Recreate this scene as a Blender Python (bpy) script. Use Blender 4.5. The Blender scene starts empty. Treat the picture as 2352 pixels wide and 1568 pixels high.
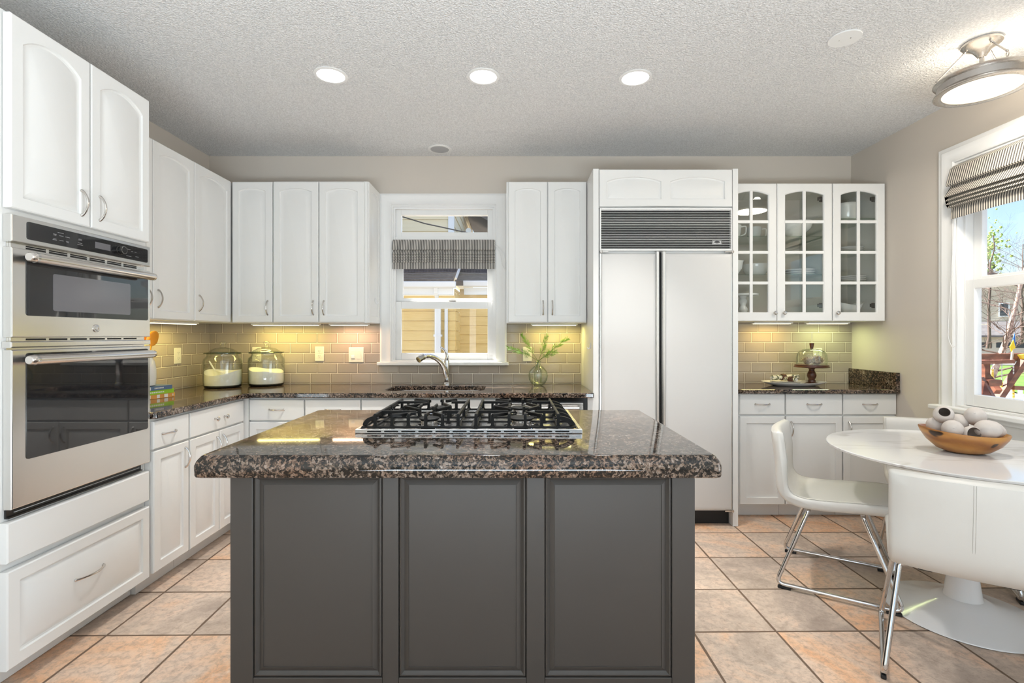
import bpy, bmesh, math, random
from mathutils import Vector, Matrix
R = math.radians
sc = bpy.context.scene
col = sc.collection
random.seed(7)

# ------------------------------------------------------------------ camera
FPX, CX, CY, HC = 1145.0, 1178.0, 770.0, 1.30      # focal length and principal point for a 2352x1568 image
cam = bpy.data.cameras.new('camera')
cam.sensor_width = 36.0
cam.lens = FPX / 2352 * 36
cam.shift_x = -(CX - 1176) / 2352
cam.shift_y = -(784 - CY) / 2352
cam.clip_start = 0.02
cam.clip_end = 400
camo = bpy.data.objects.new('camera', cam)
camo.location = (0, 0, HC)
camo.rotation_euler = (R(90), 0, 0)
col.objects.link(camo)
sc.camera = camo

# ------------------------------------------------------------------ sky, sun, fill lamps, exposure
SUN = Vector((-0.46, 0.36, 0.81)).normalized()      # towards the sun
world = bpy.data.worlds.new('sky')
sc.world = world
world.use_nodes = True
wn = world.node_tree
bg = wn.nodes['Background']
sky = wn.nodes.new('ShaderNodeTexSky')
sky.sky_type = 'NISHITA'
sky.sun_disc = False
sky.sun_elevation = math.asin(SUN.z)
sky.sun_rotation = math.atan2(SUN.x, SUN.y)
sky.air_density = 1.0
sky.dust_density = 1.6
sky.ozone_density = 2.0
wn.links.new(sky.outputs[0], bg.inputs[0])
bg.inputs[1].default_value = 0.27


def lamp(name, kind, loc, energy, color=(1, 1, 1), rot=(0, 0, 0), **kw):
    d = bpy.data.lights.new(name, kind)
    d.energy = energy
    d.color = color
    for k, v in kw.items():
        setattr(d, k, v)
    o = bpy.data.objects.new(name, d)
    o.location = loc
    o.rotation_euler = rot
    col.objects.link(o)
    return o


sun = lamp('sun_light', 'SUN', (0, 0, 12), 20, (1, .95, .88), angle=R(.6))
sun.rotation_euler = SUN.to_track_quat('Z', 'Y').to_euler()
# unseen fill lamps added: upward behind the camera, sideways from the side door
lamp('fill_ceiling', 'AREA', (0.0, -1.75, .25), 232, (.79, .915, 1), (R(179), 0, 0), shape='RECTANGLE', size=3.0, size_y=1.4)
lamp('fill_side', 'AREA', (2.66, -.15, 1.20), 31, (.88, .95, 1), (R(100), 0, R(90)), shape='RECTANGLE', size=2.2, size_y=1.8, spread=R(105))
# light portals in the window openings of the visible windows (they only guide the sky light)
for nm, loc, rot, sx, sy in (('portal_sink_window', (-.555, 4.10, 1.70), (R(-90), 0, 0), .82, 1.24),
                             ('portal_dining_window', (2.83, 2.575, 1.61), (R(90), 0, R(90)), .94, 1.48)):
    p_ = lamp(nm, 'AREA', loc, 1, (1, 1, 1), rot, shape='RECTANGLE', size=sx, size_y=sy)
    p_.data.cycles.is_portal = True
vs = sc.view_settings
vs.view_transform = 'Standard'
vs.look = 'None'
vs.gamma = 1
vs.use_curve_mapping = False
vs.exposure = 0.14

# ------------------------------------------------------------------ helpers
ORI = {}


def at(x, y, Y):
    """a pixel of the 2352x1568 frame at depth Y -> point"""
    return Vector(((x - CX) / FPX * Y, Y, HC - (y - CY) / FPX * Y))


def tag(o, label=None, cat=None, group=None, kind=None):
    if label: o['label'] = label
    if cat: o['category'] = cat
    if group: o['group'] = group
    if kind: o['kind'] = kind
    return o


def thing(name, loc, label=None, cat=None, group=None, kind=None):
    o = bpy.data.objects.new(name, None)
    o.empty_display_size = .05
    o.location = loc
    col.objects.link(o)
    ORI[o.name] = Vector(loc)
    return tag(o, label, cat, group, kind)


def obj(name, bm, mat, parent=None, sm=35, loc=None, bev=0, label=None):
    """one mesh object; geometry in bm is in world coordinates"""
    org = ORI[parent.name] if parent else Vector((0, 0, 0))
    if loc is not None:
        org = Vector(loc)
    bmesh.ops.recalc_face_normals(bm, faces=bm.faces)
    if org.length > 0:
        bmesh.ops.translate(bm, verts=bm.verts, vec=-org)
    me = bpy.data.meshes.new(name)
    bm.to_mesh(me)
    bm.free()
    for m in (mat if isinstance(mat, (list, tuple)) else [mat]):
        me.materials.append(m)
    if sm:
        me.polygons.foreach_set('use_smooth', [True] * len(me.polygons))
        me.set_sharp_from_angle(angle=R(sm))
    o = bpy.data.objects.new(name, me)
    col.objects.link(o)
    if parent:
        o.parent = parent
        if loc is not None:
            o.location = org - ORI[parent.name]
    else:
        o.location = org
    ORI[o.name] = org
    if bev:
        md = o.modifiers.new('bevel', 'BEVEL')
        md.width = bev
        md.segments = 2
        md.limit_method = 'ANGLE'
        md.angle_limit = R(40)
    if label: o['label'] = label
    return o


def copy_tree(o, parent=None):
    c = o.copy()
    col.objects.link(c)
    if parent is not None:
        c.parent = parent
    for ch in [x for x in bpy.data.objects if x.parent == o]:
        copy_tree(ch, c)
    return c


def B():
    return bmesh.new()


def box(bm, x0, x1, y0, y1, z0, z1, mi=0):
    v = [bm.verts.new((x, y, z)) for z in (z0, z1) for y in (y0, y1) for x in (x0, x1)]
    for q in ((0, 1, 3, 2), (4, 6, 7, 5), (0, 4, 5, 1), (2, 3, 7, 6), (0, 2, 6, 4), (1, 5, 7, 3)):
        bm.faces.new([v[i] for i in q]).material_index = mi
    return bm


def bx(x0, x1, y0, y1, z0, z1):
    return box(B(), min(x0, x1), max(x0, x1), min(y0, y1), max(y0, y1), min(z0, z1), max(z0, z1))


class Fr:
    """a plane frame: u across, v up, n out of the face"""
    def __init__(s, O, U, V, N):
        s.O, s.U, s.V, s.N = Vector(O), Vector(U), Vector(V), Vector(N)
    def __call__(s, u, v, n=0):
        return s.O + s.U * u + s.V * v + s.N * n


def back_frame(Y): return Fr((0, Y, 0), (1, 0, 0), (0, 0, 1), (0, -1, 0))     # u = X, v = Z
def left_frame(X, k=1): return Fr((X, 0, HC * (1 - k)), (0, k, 0), (0, 0, k), (1, 0, 0))      # u = Y, v = Z, faces +X
def right_frame(X): return Fr((X, 0, 0), (0, -1, 0), (0, 0, 1), (-1, 0, 0))   # u = -Y, v = Z, faces -X


def fbox(bm, F, u0, u1, v0, v1, n0, n1, mi=0):
    v = [bm.verts.new(F(u, vv, n)) for n in (n0, n1) for vv in (v0, v1) for u in (u0, u1)]
    for q in ((0, 1, 3, 2), (4, 6, 7, 5), (0, 4, 5, 1), (2, 3, 7, 6), (0, 2, 6, 4), (1, 5, 7, 3)):
        bm.faces.new([v[i] for i in q]).material_index = mi
    return bm


def loops(bm, L, cap0=True, cap1=True, close=True, mi=0):
    """skin a list of equally long point loops"""
    V = [[bm.verts.new(p) for p in l] for l in L]
    n = len(V[0])
    for a, b in zip(V, V[1:]):
        for i in range(n if close else n - 1):
            j = (i + 1) % n
            bm.faces.new((a[i], a[j], b[j], b[i])).material_index = mi
    if cap0: bm.faces.new(V[0][::-1]).material_index = mi
    if cap1: bm.faces.new(V[-1]).material_index = mi
    return V


def skin(L, **k):
    bm = B()
    loops(bm, L, **k)
    return bm


def rect_loop(u0, u1, v0, v1, top=None, N=14):
    """outline with N+1 points along the top; top(t) gives extra height at t in 0..1"""
    pts = [(u0, v0), (u1, v0)]
    for i in range(N + 1):
        t = 1 - i / N
        pts.append((u0 + (u1 - u0) * t, v1 + (top(t) if top else 0)))
    return pts


def door_bm(F, u0, u1, v0, v1, arch=False, st=.047, t=.019, panels=1, bm=None, rise=None, slab=False, field=.028):
    """raised-panel door leaf; n=0 is the front face"""
    bm = bm or B()
    c = .004
    def lp(pts, n): return [F(a, b, n) for a, b in pts]
    N = 14
    if slab:
        loops(bm, [lp(rect_loop(u0, u1, v0, v1, N=1), -t), lp(rect_loop(u0, u1, v0, v1, N=1), -c),
                   lp(rect_loop(u0 + c, u1 - c, v0 + c, v1 - c, N=1), 0)])
        return bm
    W = (u1 - u0) / panels
    V0 = [bm.verts.new(p) for p in lp([(u0, v0), (u1, v0), (u1, v1), (u0, v1)], -t)]
    V1 = [bm.verts.new(p) for p in lp([(u0, v0), (u1, v0), (u1, v1), (u0, v1)], -c)]
    bm.faces.new(V0[::-1])
    for i in range(4):
        bm.faces.new((V0[i], V0[(i + 1) % 4], V1[(i + 1) % 4], V1[i]))
    # front edge chamfer ring built per panel strip
    for k in range(panels):
        a, b = u0 + W * k, u0 + W * (k + 1)
        la, lb = (c if k == 0 else 0), (c if k == panels - 1 else 0)
        e0 = a + (st if k == 0 else st * .62)
        e1 = b - (st if k == panels - 1 else st * .62)
        w = e1 - e0
        rs = (rise if rise is not None else w * .11) if arch else 0
        tp = v1 - st - rs * (1.0 if arch else 0) - (0 if arch else 0)
        def crv(d):
            return lambda t: rs * (1 - (2 * t - 1) ** 2) ** .9
        L = [lp(rect_loop(a, b, v0, v1), -c), lp(rect_loop(a + la, b - lb, v0 + c, v1 - c), 0)]
        vb = v0 + st
        for d, n in ((0, 0), (.003, -.008), (.010, -.010), (.010 + field, -.001)):
            L.append(lp(rect_loop(e0 + d, e1 - d, vb + d, tp - d, crv(d)), n))
        loops(bm, L, cap0=False)
    bmesh.ops.remove_doubles(bm, verts=bm.verts, dist=1e-5)
    return bm


def tube(bm, pts, r, n=10, closed=False, mi=0, cap=True):
    P = [Vector(p) for p in pts]
    m = len(P)
    rr = r if isinstance(r, (list, tuple)) else [r] * m
    T = []
    for i in range(m):
        if closed:
            d = P[(i + 1) % m] - P[i - 1]
        else:
            d = P[min(i + 1, m - 1)] - P[max(i - 1, 0)]
        T.append(d.normalized())
    up = Vector((0, 0, 1)) if abs(T[0].z) < .9 else Vector((1, 0, 0))
    a = T[0].cross(up).normalized()
    L = []
    for i in range(m):
        a = (a - T[i] * a.dot(T[i])).normalized()
        b = T[i].cross(a)
        L.append([P[i] + (a * math.cos(q) + b * math.sin(q)) * rr[i] for q in [2 * math.pi * k / n for k in range(n)]])
    if closed: L.append(L[0])
    loops(bm, L, cap and not closed, cap and not closed, mi=mi)
    return bm


def arc_pts(P, rad, seg=6):
    """polyline with its inner corners rounded"""
    P = [Vector(p) for p in P]
    out = [P[0]]
    for i in range(1, len(P) - 1):
        a, b, c = P[i - 1], P[i], P[i + 1]
        d1, d2 = (a - b), (c - b)
        k = min(rad, d1.length * .45, d2.length * .45)
        s, e = b + d1.normalized() * k, b + d2.normalized() * k
        for j in range(seg + 1):
            t = j / seg
            out.append(s * (1 - t) ** 2 + b * 2 * t * (1 - t) + e * t * t)
    out.append(P[-1])
    return out


def lathe(bm, prof, c=(0, 0, 0), n=32, A=None, mi=0, cap=True, sx=1, sy=1):
    """revolve (r, z) points about z at c; A = optional 3x3 orientation"""
    c = Vector(c)
    L = []
    for r, z in prof:
        l = []
        for k in range(n):
            q = 2 * math.pi * k / n
            p = Vector((r * math.cos(q) * sx, r * math.sin(q) * sy, z))
            if A is not None: p = A @ p
            l.append(c + p)
        L.append(l)
    loops(bm, L, cap, cap, mi=mi)
    return bm


def ball(bm, c, r, A=None, s=(1, 1, 1), nu=20, nv=12):
    pr = [(max(1e-4, math.sin(math.pi * k / nv)) * r, -math.cos(math.pi * k / nv) * r) for k in range(nv + 1)]
    M = Matrix.Diagonal(Vector(s)).to_3x3()
    lathe(bm, pr, c, nu, (A @ M) if A is not None else M)
    return bm


def rot_to(d):
    """3x3 taking z to direction d"""
    return Vector(d).to_track_quat('Z', 'Y').to_matrix()


def prism(bm, poly, F, n0, n1, mi=0):
    loops(bm, [[F(u, v, n0) for u, v in poly], [F(u, v, n1) for u, v in poly]], mi=mi)
    return bm


def pull(F, u, v, length, vert, mat, parent, label=None):
    """arched cabinet pull with flattened feet"""
    pts, rad = [], []
    for k in range(13):
        t = k / 12
        s = (t - .5) * length
        h = .004 + .024 * math.sin(math.pi * t) ** .7
        pts.append(F(u, v + s, h) if vert else F(u + s, v, h))
        rad.append(.0036 + .0022 * abs(2 * t - 1) ** 6 + .0012 * math.sin(math.pi * t))
    bm = tube(B(), pts, rad, 8)
    for e in (-.5, .5):
        c = F(u, v + e * length, .0) if vert else F(u + e * length, v, .0)
        lathe(bm, [(.0065, 0), (.0065, .003), (.004, .006)], c, 10, rot_to(F.N))
    return obj('handle', bm, mat, parent, label=label)


def knob(F, u, v, mat, parent):
    bm = lathe(B(), [(.007, 0), (.005, .006), (.005, .014), (.013, .018), (.0145, .023), (.011, .027), (.003, .028)], F(u, v, 0), 14, rot_to(F.N))
    return obj('knob', bm, mat, parent)

# ------------------------------------------------------------------ materials
class N:
    """small node-graph helper"""
    def __init__(s, name):
        s.m = bpy.data.materials.new(name)
        s.m.use_nodes = True
        s.t = s.m.node_tree
        s.t.nodes.clear()
        s.out = s.t.nodes.new('ShaderNodeOutputMaterial')
        s._c = {}
    def n(s, typ, props=None, **ins):
        x = s.t.nodes.new(typ)
        for k, v in (props or {}).items(): setattr(x, k, v)
        for k, v in ins.items(): s.set(x, k, v)
        return x
    def set(s, x, k, v):
        i = x.inputs[int(k[1:])] if k[0] == '_' and k[1:].isdigit() else x.inputs[k.replace('_', ' ')]
        if hasattr(v, 'outputs'): v = v.outputs[0]
        if isinstance(v, bpy.types.NodeSocket): s.t.links.new(v, i)
        elif isinstance(v, (tuple, list)) and i.type == 'RGBA' and len(v) == 3: i.default_value = (*v, 1)
        else: i.default_value = v
    def obj(s):
        if 'o' not in s._c: s._c['o'] = s.n('ShaderNodeTexCoord').outputs['Object']
        return s._c['o']
    def xyz(s, src=None):
        k = s.n('ShaderNodeSeparateXYZ', _0=src or s.obj())
        return k.outputs[0], k.outputs[1], k.outputs[2]
    def math(s, op, a, b=0, c=0):
        return s.n('ShaderNodeMath', {'operation': op}, _0=a, _1=b, _2=c).outputs[0]
    def noise(s, scale, detail=3, rough=.55, vec=None, dist=0):
        return s.n('ShaderNodeTexNoise', Vector=vec or s.obj(), Scale=scale, Detail=detail, Roughness=rough, Distortion=dist)
    def ramp(s, fac, stops, interp='LINEAR'):
        r = s.n('ShaderNodeValToRGB', _0=fac)
        r.color_ramp.interpolation = interp
        e = r.color_ramp.elements
        while len(e) < len(stops): e.new(.5)
        for k, (p, c) in enumerate(stops):
            e[k].position = p
            e[k].color = (*c, 1) if len(c) == 3 else c
        return r.outputs[0]
    def mix(s, fac, a, b, blend='MIX'):
        x = s.n('ShaderNodeMix', {'data_type': 'RGBA', 'blend_type': blend})
        s.set(x, '_0', fac); s.set(x, '_6', a); s.set(x, '_7', b)
        return x.outputs[2]
    def vmul(s, v, sc_):
        return s.n('ShaderNodeVectorMath', {'operation': 'MULTIPLY'}, _0=v, _1=sc_).outputs[0]
    def bump(s, h, strength=.3, dist=.01):
        return s.n('ShaderNodeBump', Height=h, Strength=strength, Distance=dist).outputs[0]
    def pbr(s, color, rough=.5, metal=0, normal=None, **kw):
        b = s.n('ShaderNodeBsdfPrincipled', Base_Color=color, Roughness=rough, Metallic=metal)
        if normal is not None: s.set(b, 'Normal', normal)
        for k, v in kw.items(): s.set(b, k, v)
        s.t.links.new(b.outputs[0], s.out.inputs[0])
        return s.m


def paint(name, c, rough=.4, var=.03, scale=6, bump=0):
    g = N(name)
    nz = g.noise(scale)
    cc = g.mix(nz.outputs[0], tuple(x * (1 - var) for x in c), tuple(min(1, x * (1 + var)) for x in c))
    nm = None
    if bump:
        nm = g.bump(g.noise(120, 2).outputs[0], bump, .002)
    return g.pbr(cc, rough, 0, nm)


def metal(name, c, rough, stretch=None, var=.06):
    g = N(name)
    v = g.vmul(g.obj(), stretch or (1, 1, 1))
    nz = g.noise(60 if stretch else 8, 3, .6, v)
    rr = g.n('ShaderNodeMapRange', Value=nz.outputs[0], To_Min=max(.02, rough - var), To_Max=rough + var).outputs[0]
    return g.pbr(c, rr, 1)


def glass(name, tint=(1, 1, 1), f0=.04, rough=0.0, edge=None):
    """clear pane: transparent with a Schlick reflection that is the same from both sides"""
    g = N(name)
    geo = g.n('ShaderNodeNewGeometry')
    dt = g.n('ShaderNodeVectorMath', {'operation': 'DOT_PRODUCT'}, _0=geo.outputs['Normal'], _1=geo.outputs['Incoming']).outputs['Value']
    f = g.math('ADD', f0, g.math('MULTIPLY', 1 - f0, g.math('POWER', g.math('SUBTRACT', 1, g.math('ABSOLUTE', dt)), 5)))
    rim = g.math('POWER', g.math('SUBTRACT', 1, g.math('ABSOLUTE', dt)), 3)
    t = g.n('ShaderNodeBsdfTransparent', Color=g.mix(rim, tint, edge or tint))     # longer way through the glass at a slant
    r = g.n('ShaderNodeBsdfGlossy', {'distribution': 'GGX'}, Color=(1, 1, 1), Roughness=rough)
    m = g.n('ShaderNodeMixShader', _0=f, _1=t, _2=r)
    g.t.links.new(m.outputs[0], g.out.inputs[0])
    return g.m


def emit(name, c, s):
    g = N(name)
    e = g.n('ShaderNodeEmission', Color=c, Strength=s)
    g.t.links.new(e.outputs[0], g.out.inputs[0])
    return g.m


M = {}
M['white'] = paint('white_cabinet_lacquer', (.80, .80, .785), .34, .012)
M['fridge'] = paint('refrigerator_white_darkened', (.66, .652, .638), .36, .01)  # cabinet white, darkened to offset the strong light on the doors
M['interior'] = paint('cabinet_interior_shaded', (.62, .63, .56), .5, .03)  # shade inside the cabinets is put into this grey-green colour
M['trim'] = paint('white_trim_paint', (.84, .84, .83), .35, .01)
M['wall'] = paint('greige_wall_paint', (.63, .575, .51), .7, .015, 3, .05)
M['island'] = paint('charcoal_brown_lacquer', (.054, .048, .043), .42, .03)
M['shadow_gap'] = paint('dark_toe_kick', (.01, .01, .01), .6, .02)
M['plate'] = paint('ivory_plastic', (.82, .79, .66), .35, .01)
M['white_plastic'] = paint('white_plastic', (.85, .85, .84), .3, .01)
M['steel'] = metal('brushed_stainless_steel', (.73, .72, .70), .24, (1, 1, 30))
M['steel_h'] = metal('brushed_stainless_steel_handle', (.75, .72, .69), .22, (30, 1, 30))
M['nickel'] = metal('satin_nickel', (.62, .59, .56), .22)
M['chrome'] = metal('chrome', (.66, .66, .66), .07, None, .02)
M['lampnickel'] = metal('brushed_nickel_lamp', (.60, .57, .54), .26, (1, 1, 20))
g_ = N('black_cast_iron')
M['iron'] = g_.pbr(g_.mix(g_.noise(80).outputs[0], (.005, .005, .005), (.009, .009, .009)), .45, 0, None, Specular_IOR_Level=.28)
M['black'] = paint('black_enamel', (.008, .008, .008), .25, .1)
M['porcelain'] = paint('white_porcelain', (.82, .82, .81), .12, .01)
M['glass'] = glass('clear_glass', (.965, .975, .965), .055, 0, (.52, .58, .50))
M['pane'] = glass('window_glass', (.98, .985, .985))
M['cabglass'] = glass('cabinet_door_glass', (.965, .975, .965), .045)
M['shelfglass'] = glass('green_edged_shelf_glass', (.78, .86, .80), .05)
M['rimglass'] = glass('thick_green_glass_edge', (.50, .56, .46), .06)
M['greenglass'] = glass('pale_green_glass', (.965, .985, .972), .05, 0, (.50, .62, .55))


def black_glass():
    g = N('black_oven_glass')
    return g.pbr(g.mix(g.noise(3).outputs[0], (.012, .012, .013), (.018, .018, .02)), .03, 0, None, Specular_IOR_Level=.75)
M['blackglass'] = black_glass()


def ceiling():
    g = N('popcorn_ceiling')
    a = g.noise(150, 3, .6)
    v = g.n('ShaderNodeTexVoronoi', Vector=g.obj(), Scale=110)
    h = g.math('ADD', g.math('MULTIPLY', a.outputs[0], 1.4), g.math('MULTIPLY', v.outputs[0], -.9))
    c = g.ramp(h, [(.05, (.74, .74, .74)), (.45, (.88, .88, .88)), (.8, (.92, .92, .92))])
    return g.pbr(c, .9, 0, g.bump(h, .7, .009))
M['ceiling'] = ceiling()


def floor_mat(s=.3647, tx=1.51, ty=3.287, rot=.010):
    g = N('terracotta_floor_tile')
    x, y, z = g.xyz()
    c_, s_ = math.cos(rot), math.sin(rot)
    nz = g.noise(9, 4, .6)
    wob = g.math('MULTIPLY', g.math('SUBTRACT', nz.outputs[0], .5), .012)
    dx, dy = g.math('SUBTRACT', x, tx), g.math('SUBTRACT', y, ty)
    u = g.math('DIVIDE', g.math('ADD', g.math('MULTIPLY', dx, c_), g.math('MULTIPLY', dy, s_)), s)
    v = g.math('DIVIDE', g.math('SUBTRACT', g.math('MULTIPLY', dy, c_), g.math('MULTIPLY', dx, s_)), s)
    def edge(q):
        f = g.math('FRACT', g.math('ADD', q, 20))
        return g.math('MINIMUM', f, g.math('SUBTRACT', 1, f))
    e = g.math('ADD', g.math('MINIMUM', edge(u), edge(v)), wob)          # 0 at the joint, .5 in the middle
    tile = g.n('ShaderNodeMapRange', {'interpolation_type': 'SMOOTHSTEP'}, Value=e, From_Min=.010, From_Max=.018).outputs[0]
    cell = g.n('ShaderNodeCombineXYZ', X=g.math('FLOOR', g.math('ADD', u, 20)), Y=g.math('FLOOR', g.math('ADD', v, 20)))
    wn_ = g.n('ShaderNodeTexWhiteNoise', {'noise_dimensions': '3D'}, Vector=cell)
    big = g.noise(2.6, 5, .62, g.n('ShaderNodeVectorMath', {'operation': 'ADD'}, _0=g.obj(), _1=wn_.outputs[1]).outputs[0], .8)
    f = g.math('ADD', g.math('MULTIPLY', g.math('SUBTRACT', wn_.outputs[0], .5), .22), big.outputs[0])
    c = g.ramp(f, [(.26, (.34, .275, .23)), (.40, (.48, .395, .33)), (.50, (.58, .45, .36)), (.60, (.62, .42, .29)), (.71, (.62, .36, .21)), (.84, (.66, .56, .48))])
    # chalky worn edges, dark scuffs running slantwise
    fine = g.noise(34, 7, .74, g.obj(), .35)
    c = g.mix(g.n('ShaderNodeMapRange', Value=fine.outputs[0], From_Min=.30, From_Max=.55, To_Min=.85, To_Max=0).outputs[0], c, (.27, .205, .165))
    c = g.mix(g.n('ShaderNodeMapRange', Value=fine.outputs[0], From_Min=.60, From_Max=.78, To_Min=0, To_Max=.6).outputs[0], c, (.72, .60, .51))
    ang = g.n('ShaderNodeMapping', Vector=g.obj(), Rotation=(0, 0, R(-28)), Scale=(9, 70, 1))
    scuff = g.noise(2.6, 5, .8, ang.outputs[0])
    c = g.mix(g.n('ShaderNodeMapRange', Value=scuff.outputs[0], From_Min=.60, From_Max=.70, To_Min=0, To_Max=.8).outputs[0], c, (.12, .085, .065))
    c = g.mix(1, c, (1.22, 1.19, 1.15), 'MULTIPLY')
    c = g.mix(tile, (.16, .105, .07), c)
    h = g.math('ADD', tile, g.math('MULTIPLY', fine.outputs[0], .25))
    rr = g.n('ShaderNodeMapRange', Value=fine.outputs[0], To_Min=.32, To_Max=.55).outputs[0]
    return g.pbr(c, g.mix(tile, (.9, .9, .9), rr), 0, g.bump(h, .5, .006))
M['floor'] = floor_mat()


def granite(name, scale=1.0):
    g = N(name)
    o = g.vmul(g.obj(), (scale, scale, scale))
    warp = g.noise(22, 3, .6, o)
    ov = g.n('ShaderNodeVectorMath', {'operation': 'ADD'}, _0=o, _1=g.vmul(warp.outputs[1], (.03, .03, .03))).outputs[0]
    v1 = g.n('ShaderNodeTexVoronoi', Vector=ov, Scale=115)
    v2 = g.n('ShaderNodeTexVoronoi', Vector=ov, Scale=260)
    w1 = g.n('ShaderNodeSeparateColor', _0=v1.outputs[1]).outputs[0]
    w2 = g.n('ShaderNodeSeparateColor', _0=v2.outputs[1]).outputs[0]
    cl = g.noise(9, 4, .6, o)
    f = g.math('ADD', g.math('MULTIPLY', w1, .5), g.math('ADD', g.math('MULTIPLY', w2, .34), g.math('MULTIPLY', g.math('SUBTRACT', cl.outputs[0], .5), .7)))
    c = g.ramp(f, [(.0, (.006, .006, .006)), (.30, (.010, .009, .008)), (.38, (.035, .026, .020)), (.48, (.11, .080, .060)), (.58, (.19, .135, .10)),
                   (.70, (.22, .18, .152)), (.82, (.30, .255, .22)), (.95, (.44, .39, .35))])
    warm = g.noise(5, 3, .6, o)
    c = g.mix(g.n('ShaderNodeMapRange', Value=warm.outputs[0], From_Min=.45, From_Max=.65, To_Min=0, To_Max=.55).outputs[0], c,
              g.mix(1, c, (1.0, .70, .52), 'MULTIPLY'))
    return g.pbr(c, .06, 0, None, Specular_IOR_Level=.5)
M['granite'] = granite('brown_black_granite')


def splash(name, axis, u0, z0=.9155):
    """third-bond glazed tile 162 x 80 mm"""
    W, H = .1622, .0805
    g = N(name)
    x, y, z = g.xyz()
    q = x if axis == 'x' else y
    row = g.math('FLOOR', g.math('DIVIDE', g.math('SUBTRACT', z, z0), H))
    fv = g.math('FRACT', g.math('DIVIDE', g.math('SUBTRACT', z, z0), H))
    uu = g.math('ADD', g.math('DIVIDE', g.math('SUBTRACT', q, g.math('ADD', u0, g.math('MULTIPLY', row, W / 3))), W), 100)
    fu = g.math('FRACT', uu)
    def e(f, k):
        return g.math('MULTIPLY', g.math('MINIMUM', f, g.math('SUBTRACT', 1, f)), k)
    d = g.math('MINIMUM', e(fu, W), e(fv, H))
    face = g.n('ShaderNodeMapRange', {'interpolation_type': 'SMOOTHSTEP'}, Value=d, From_Min=.0016, From_Max=.0026).outputs[0]
    pillow = g.n('ShaderNodeMapRange', {'interpolation_type': 'SMOOTHERSTEP'}, Value=d, From_Min=.0012, From_Max=.011).outputs[0]
    cell = g.n('ShaderNodeCombineXYZ', X=g.math('FLOOR', uu), Y=row)
    wn_ = g.n('ShaderNodeTexWhiteNoise', {'noise_dimensions': '3D'}, Vector=cell)
    rim = g.mix(pillow, (.25, .205, .165), (.415, .36, .30))            # darker towards the tile rim
    c = g.mix(wn_.outputs[0], g.mix(1, rim, (.92, .92, .92), 'MULTIPLY'), g.mix(1, rim, (1.1, 1.09, 1.07), 'MULTIPLY'))
    c = g.mix(face, (.80, .74, .62), c)
    wavy = g.noise(14, 2, .5)
    h = g.math('ADD', pillow, g.math('MULTIPLY', wavy.outputs[0], .35))
    return g.pbr(c, g.mix(face, (.7, .7, .7), (.07, .07, .07)), 0, g.bump(h, .35, .003))


def stripes(name, axis, period, ca, cb, duty=.5):
    g = N(name)
    x, y, z = g.xyz()
    q = x if axis == 'x' else y
    wob = g.noise(3, 2)
    f = g.math('FRACT', g.math('ADD', g.math('DIVIDE', g.math('ADD', q, g.math('MULTIPLY', wob.outputs[0], .004)), period), 500))
    k = g.n('ShaderNodeMapRange', {'interpolation_type': 'SMOOTHSTEP'}, Value=g.math('ABSOLUTE', g.math('SUBTRACT', f, .5)), From_Min=duty / 2 - .06, From_Max=duty / 2 + .06).outputs[0]
    weave = g.noise(700, 1)
    return g.pbr(g.mix(k, ca, cb), .85, 0, g.bump(weave.outputs[0], .2, .001))


def wood(name, c0, c1, c2, sc_=(1, 1, 6), scale=9, rough=.35, cracks=False):
    g = N(name)
    v = g.vmul(g.obj(), sc_)
    nz = g.noise(scale, 5, .6, v, 1.5)
    rg = g.n('ShaderNodeTexWave', {'wave_type': 'BANDS', 'bands_direction': 'Z'}, Vector=v, Scale=scale * .5, Distortion=6, Detail=3)
    f = g.math('ADD', g.math('MULTIPLY', nz.outputs[0], .7), g.math('MULTIPLY', rg.outputs[1], .3))
    c = g.ramp(f, [(.25, c0), (.5, c1), (.75, c2)])
    if cracks:
        k = g.noise(7, 2, .5, g.vmul(g.obj(), (1, 1, 2.4)), .6)
        c = g.mix(g.n('ShaderNodeMapRange', Value=k.outputs[0], From_Min=.60, From_Max=.63).outputs[0], c, (.035, .015, .006))
    return g.pbr(c, rough, 0, g.bump(nz.outputs[0], .1, .002))
M['bowlwood'] = wood('honey_teak_wood', (.24, .085, .018), (.42, .175, .04), (.56, .28, .075), (1, 1, 2.2), 5, .3, True)
M['darkwood'] = wood('dark_acacia_wood', (.035, .010, .004), (.075, .022, .008), (.13, .042, .014), (1, 1, 4), 12, .3)
M['redwood'] = wood('red_stained_timber', (.09, .025, .013), (.16, .05, .026), (.24, .085, .045), (1, 1, 1), 5, .6)


def leather():
    g = N('white_leather')
    v = g.n('ShaderNodeTexVoronoi', Vector=g.obj(), Scale=420)
    nz = g.noise(5, 3)
    c = g.mix(nz.outputs[0], (.64, .62, .58), (.70, .685, .65))
    return g.pbr(c, .42, 0, g.bump(v.outputs[0], .06, .002))
M['leather'] = leather()
M['stitch'] = paint('leather_seam', (.55, .53, .49), .6)


def marble():
    g = N('white_marble_laminate')
    w = g.n('ShaderNodeMapping', Vector=g.obj(), Rotation=(0, 0, R(24)), Scale=(1.0, 3.6, 1))
    nz = g.noise(1.0, 4, .55, w.outputs[0], .5)
    k = g.math('ABSOLUTE', g.math('SUBTRACT', nz.outputs[0], .5))
    vein = g.n('ShaderNodeMapRange', {'interpolation_type': 'SMOOTHSTEP'}, Value=k, From_Min=.0, From_Max=.035, To_Min=1, To_Max=0).outputs[0]
    soft = g.noise(3, 3)
    vein = g.math('MULTIPLY', vein, g.n('ShaderNodeMapRange', Value=soft.outputs[0], From_Min=.42, From_Max=.62).outputs[0])
    return g.pbr(g.mix(vein, (.82, .82, .82), (.64, .62, .605)), .09)
M['marble'] = marble()
M['whitemetal'] = paint('white_gloss_metal', (.82, .82, .82), .12, .01)


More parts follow.
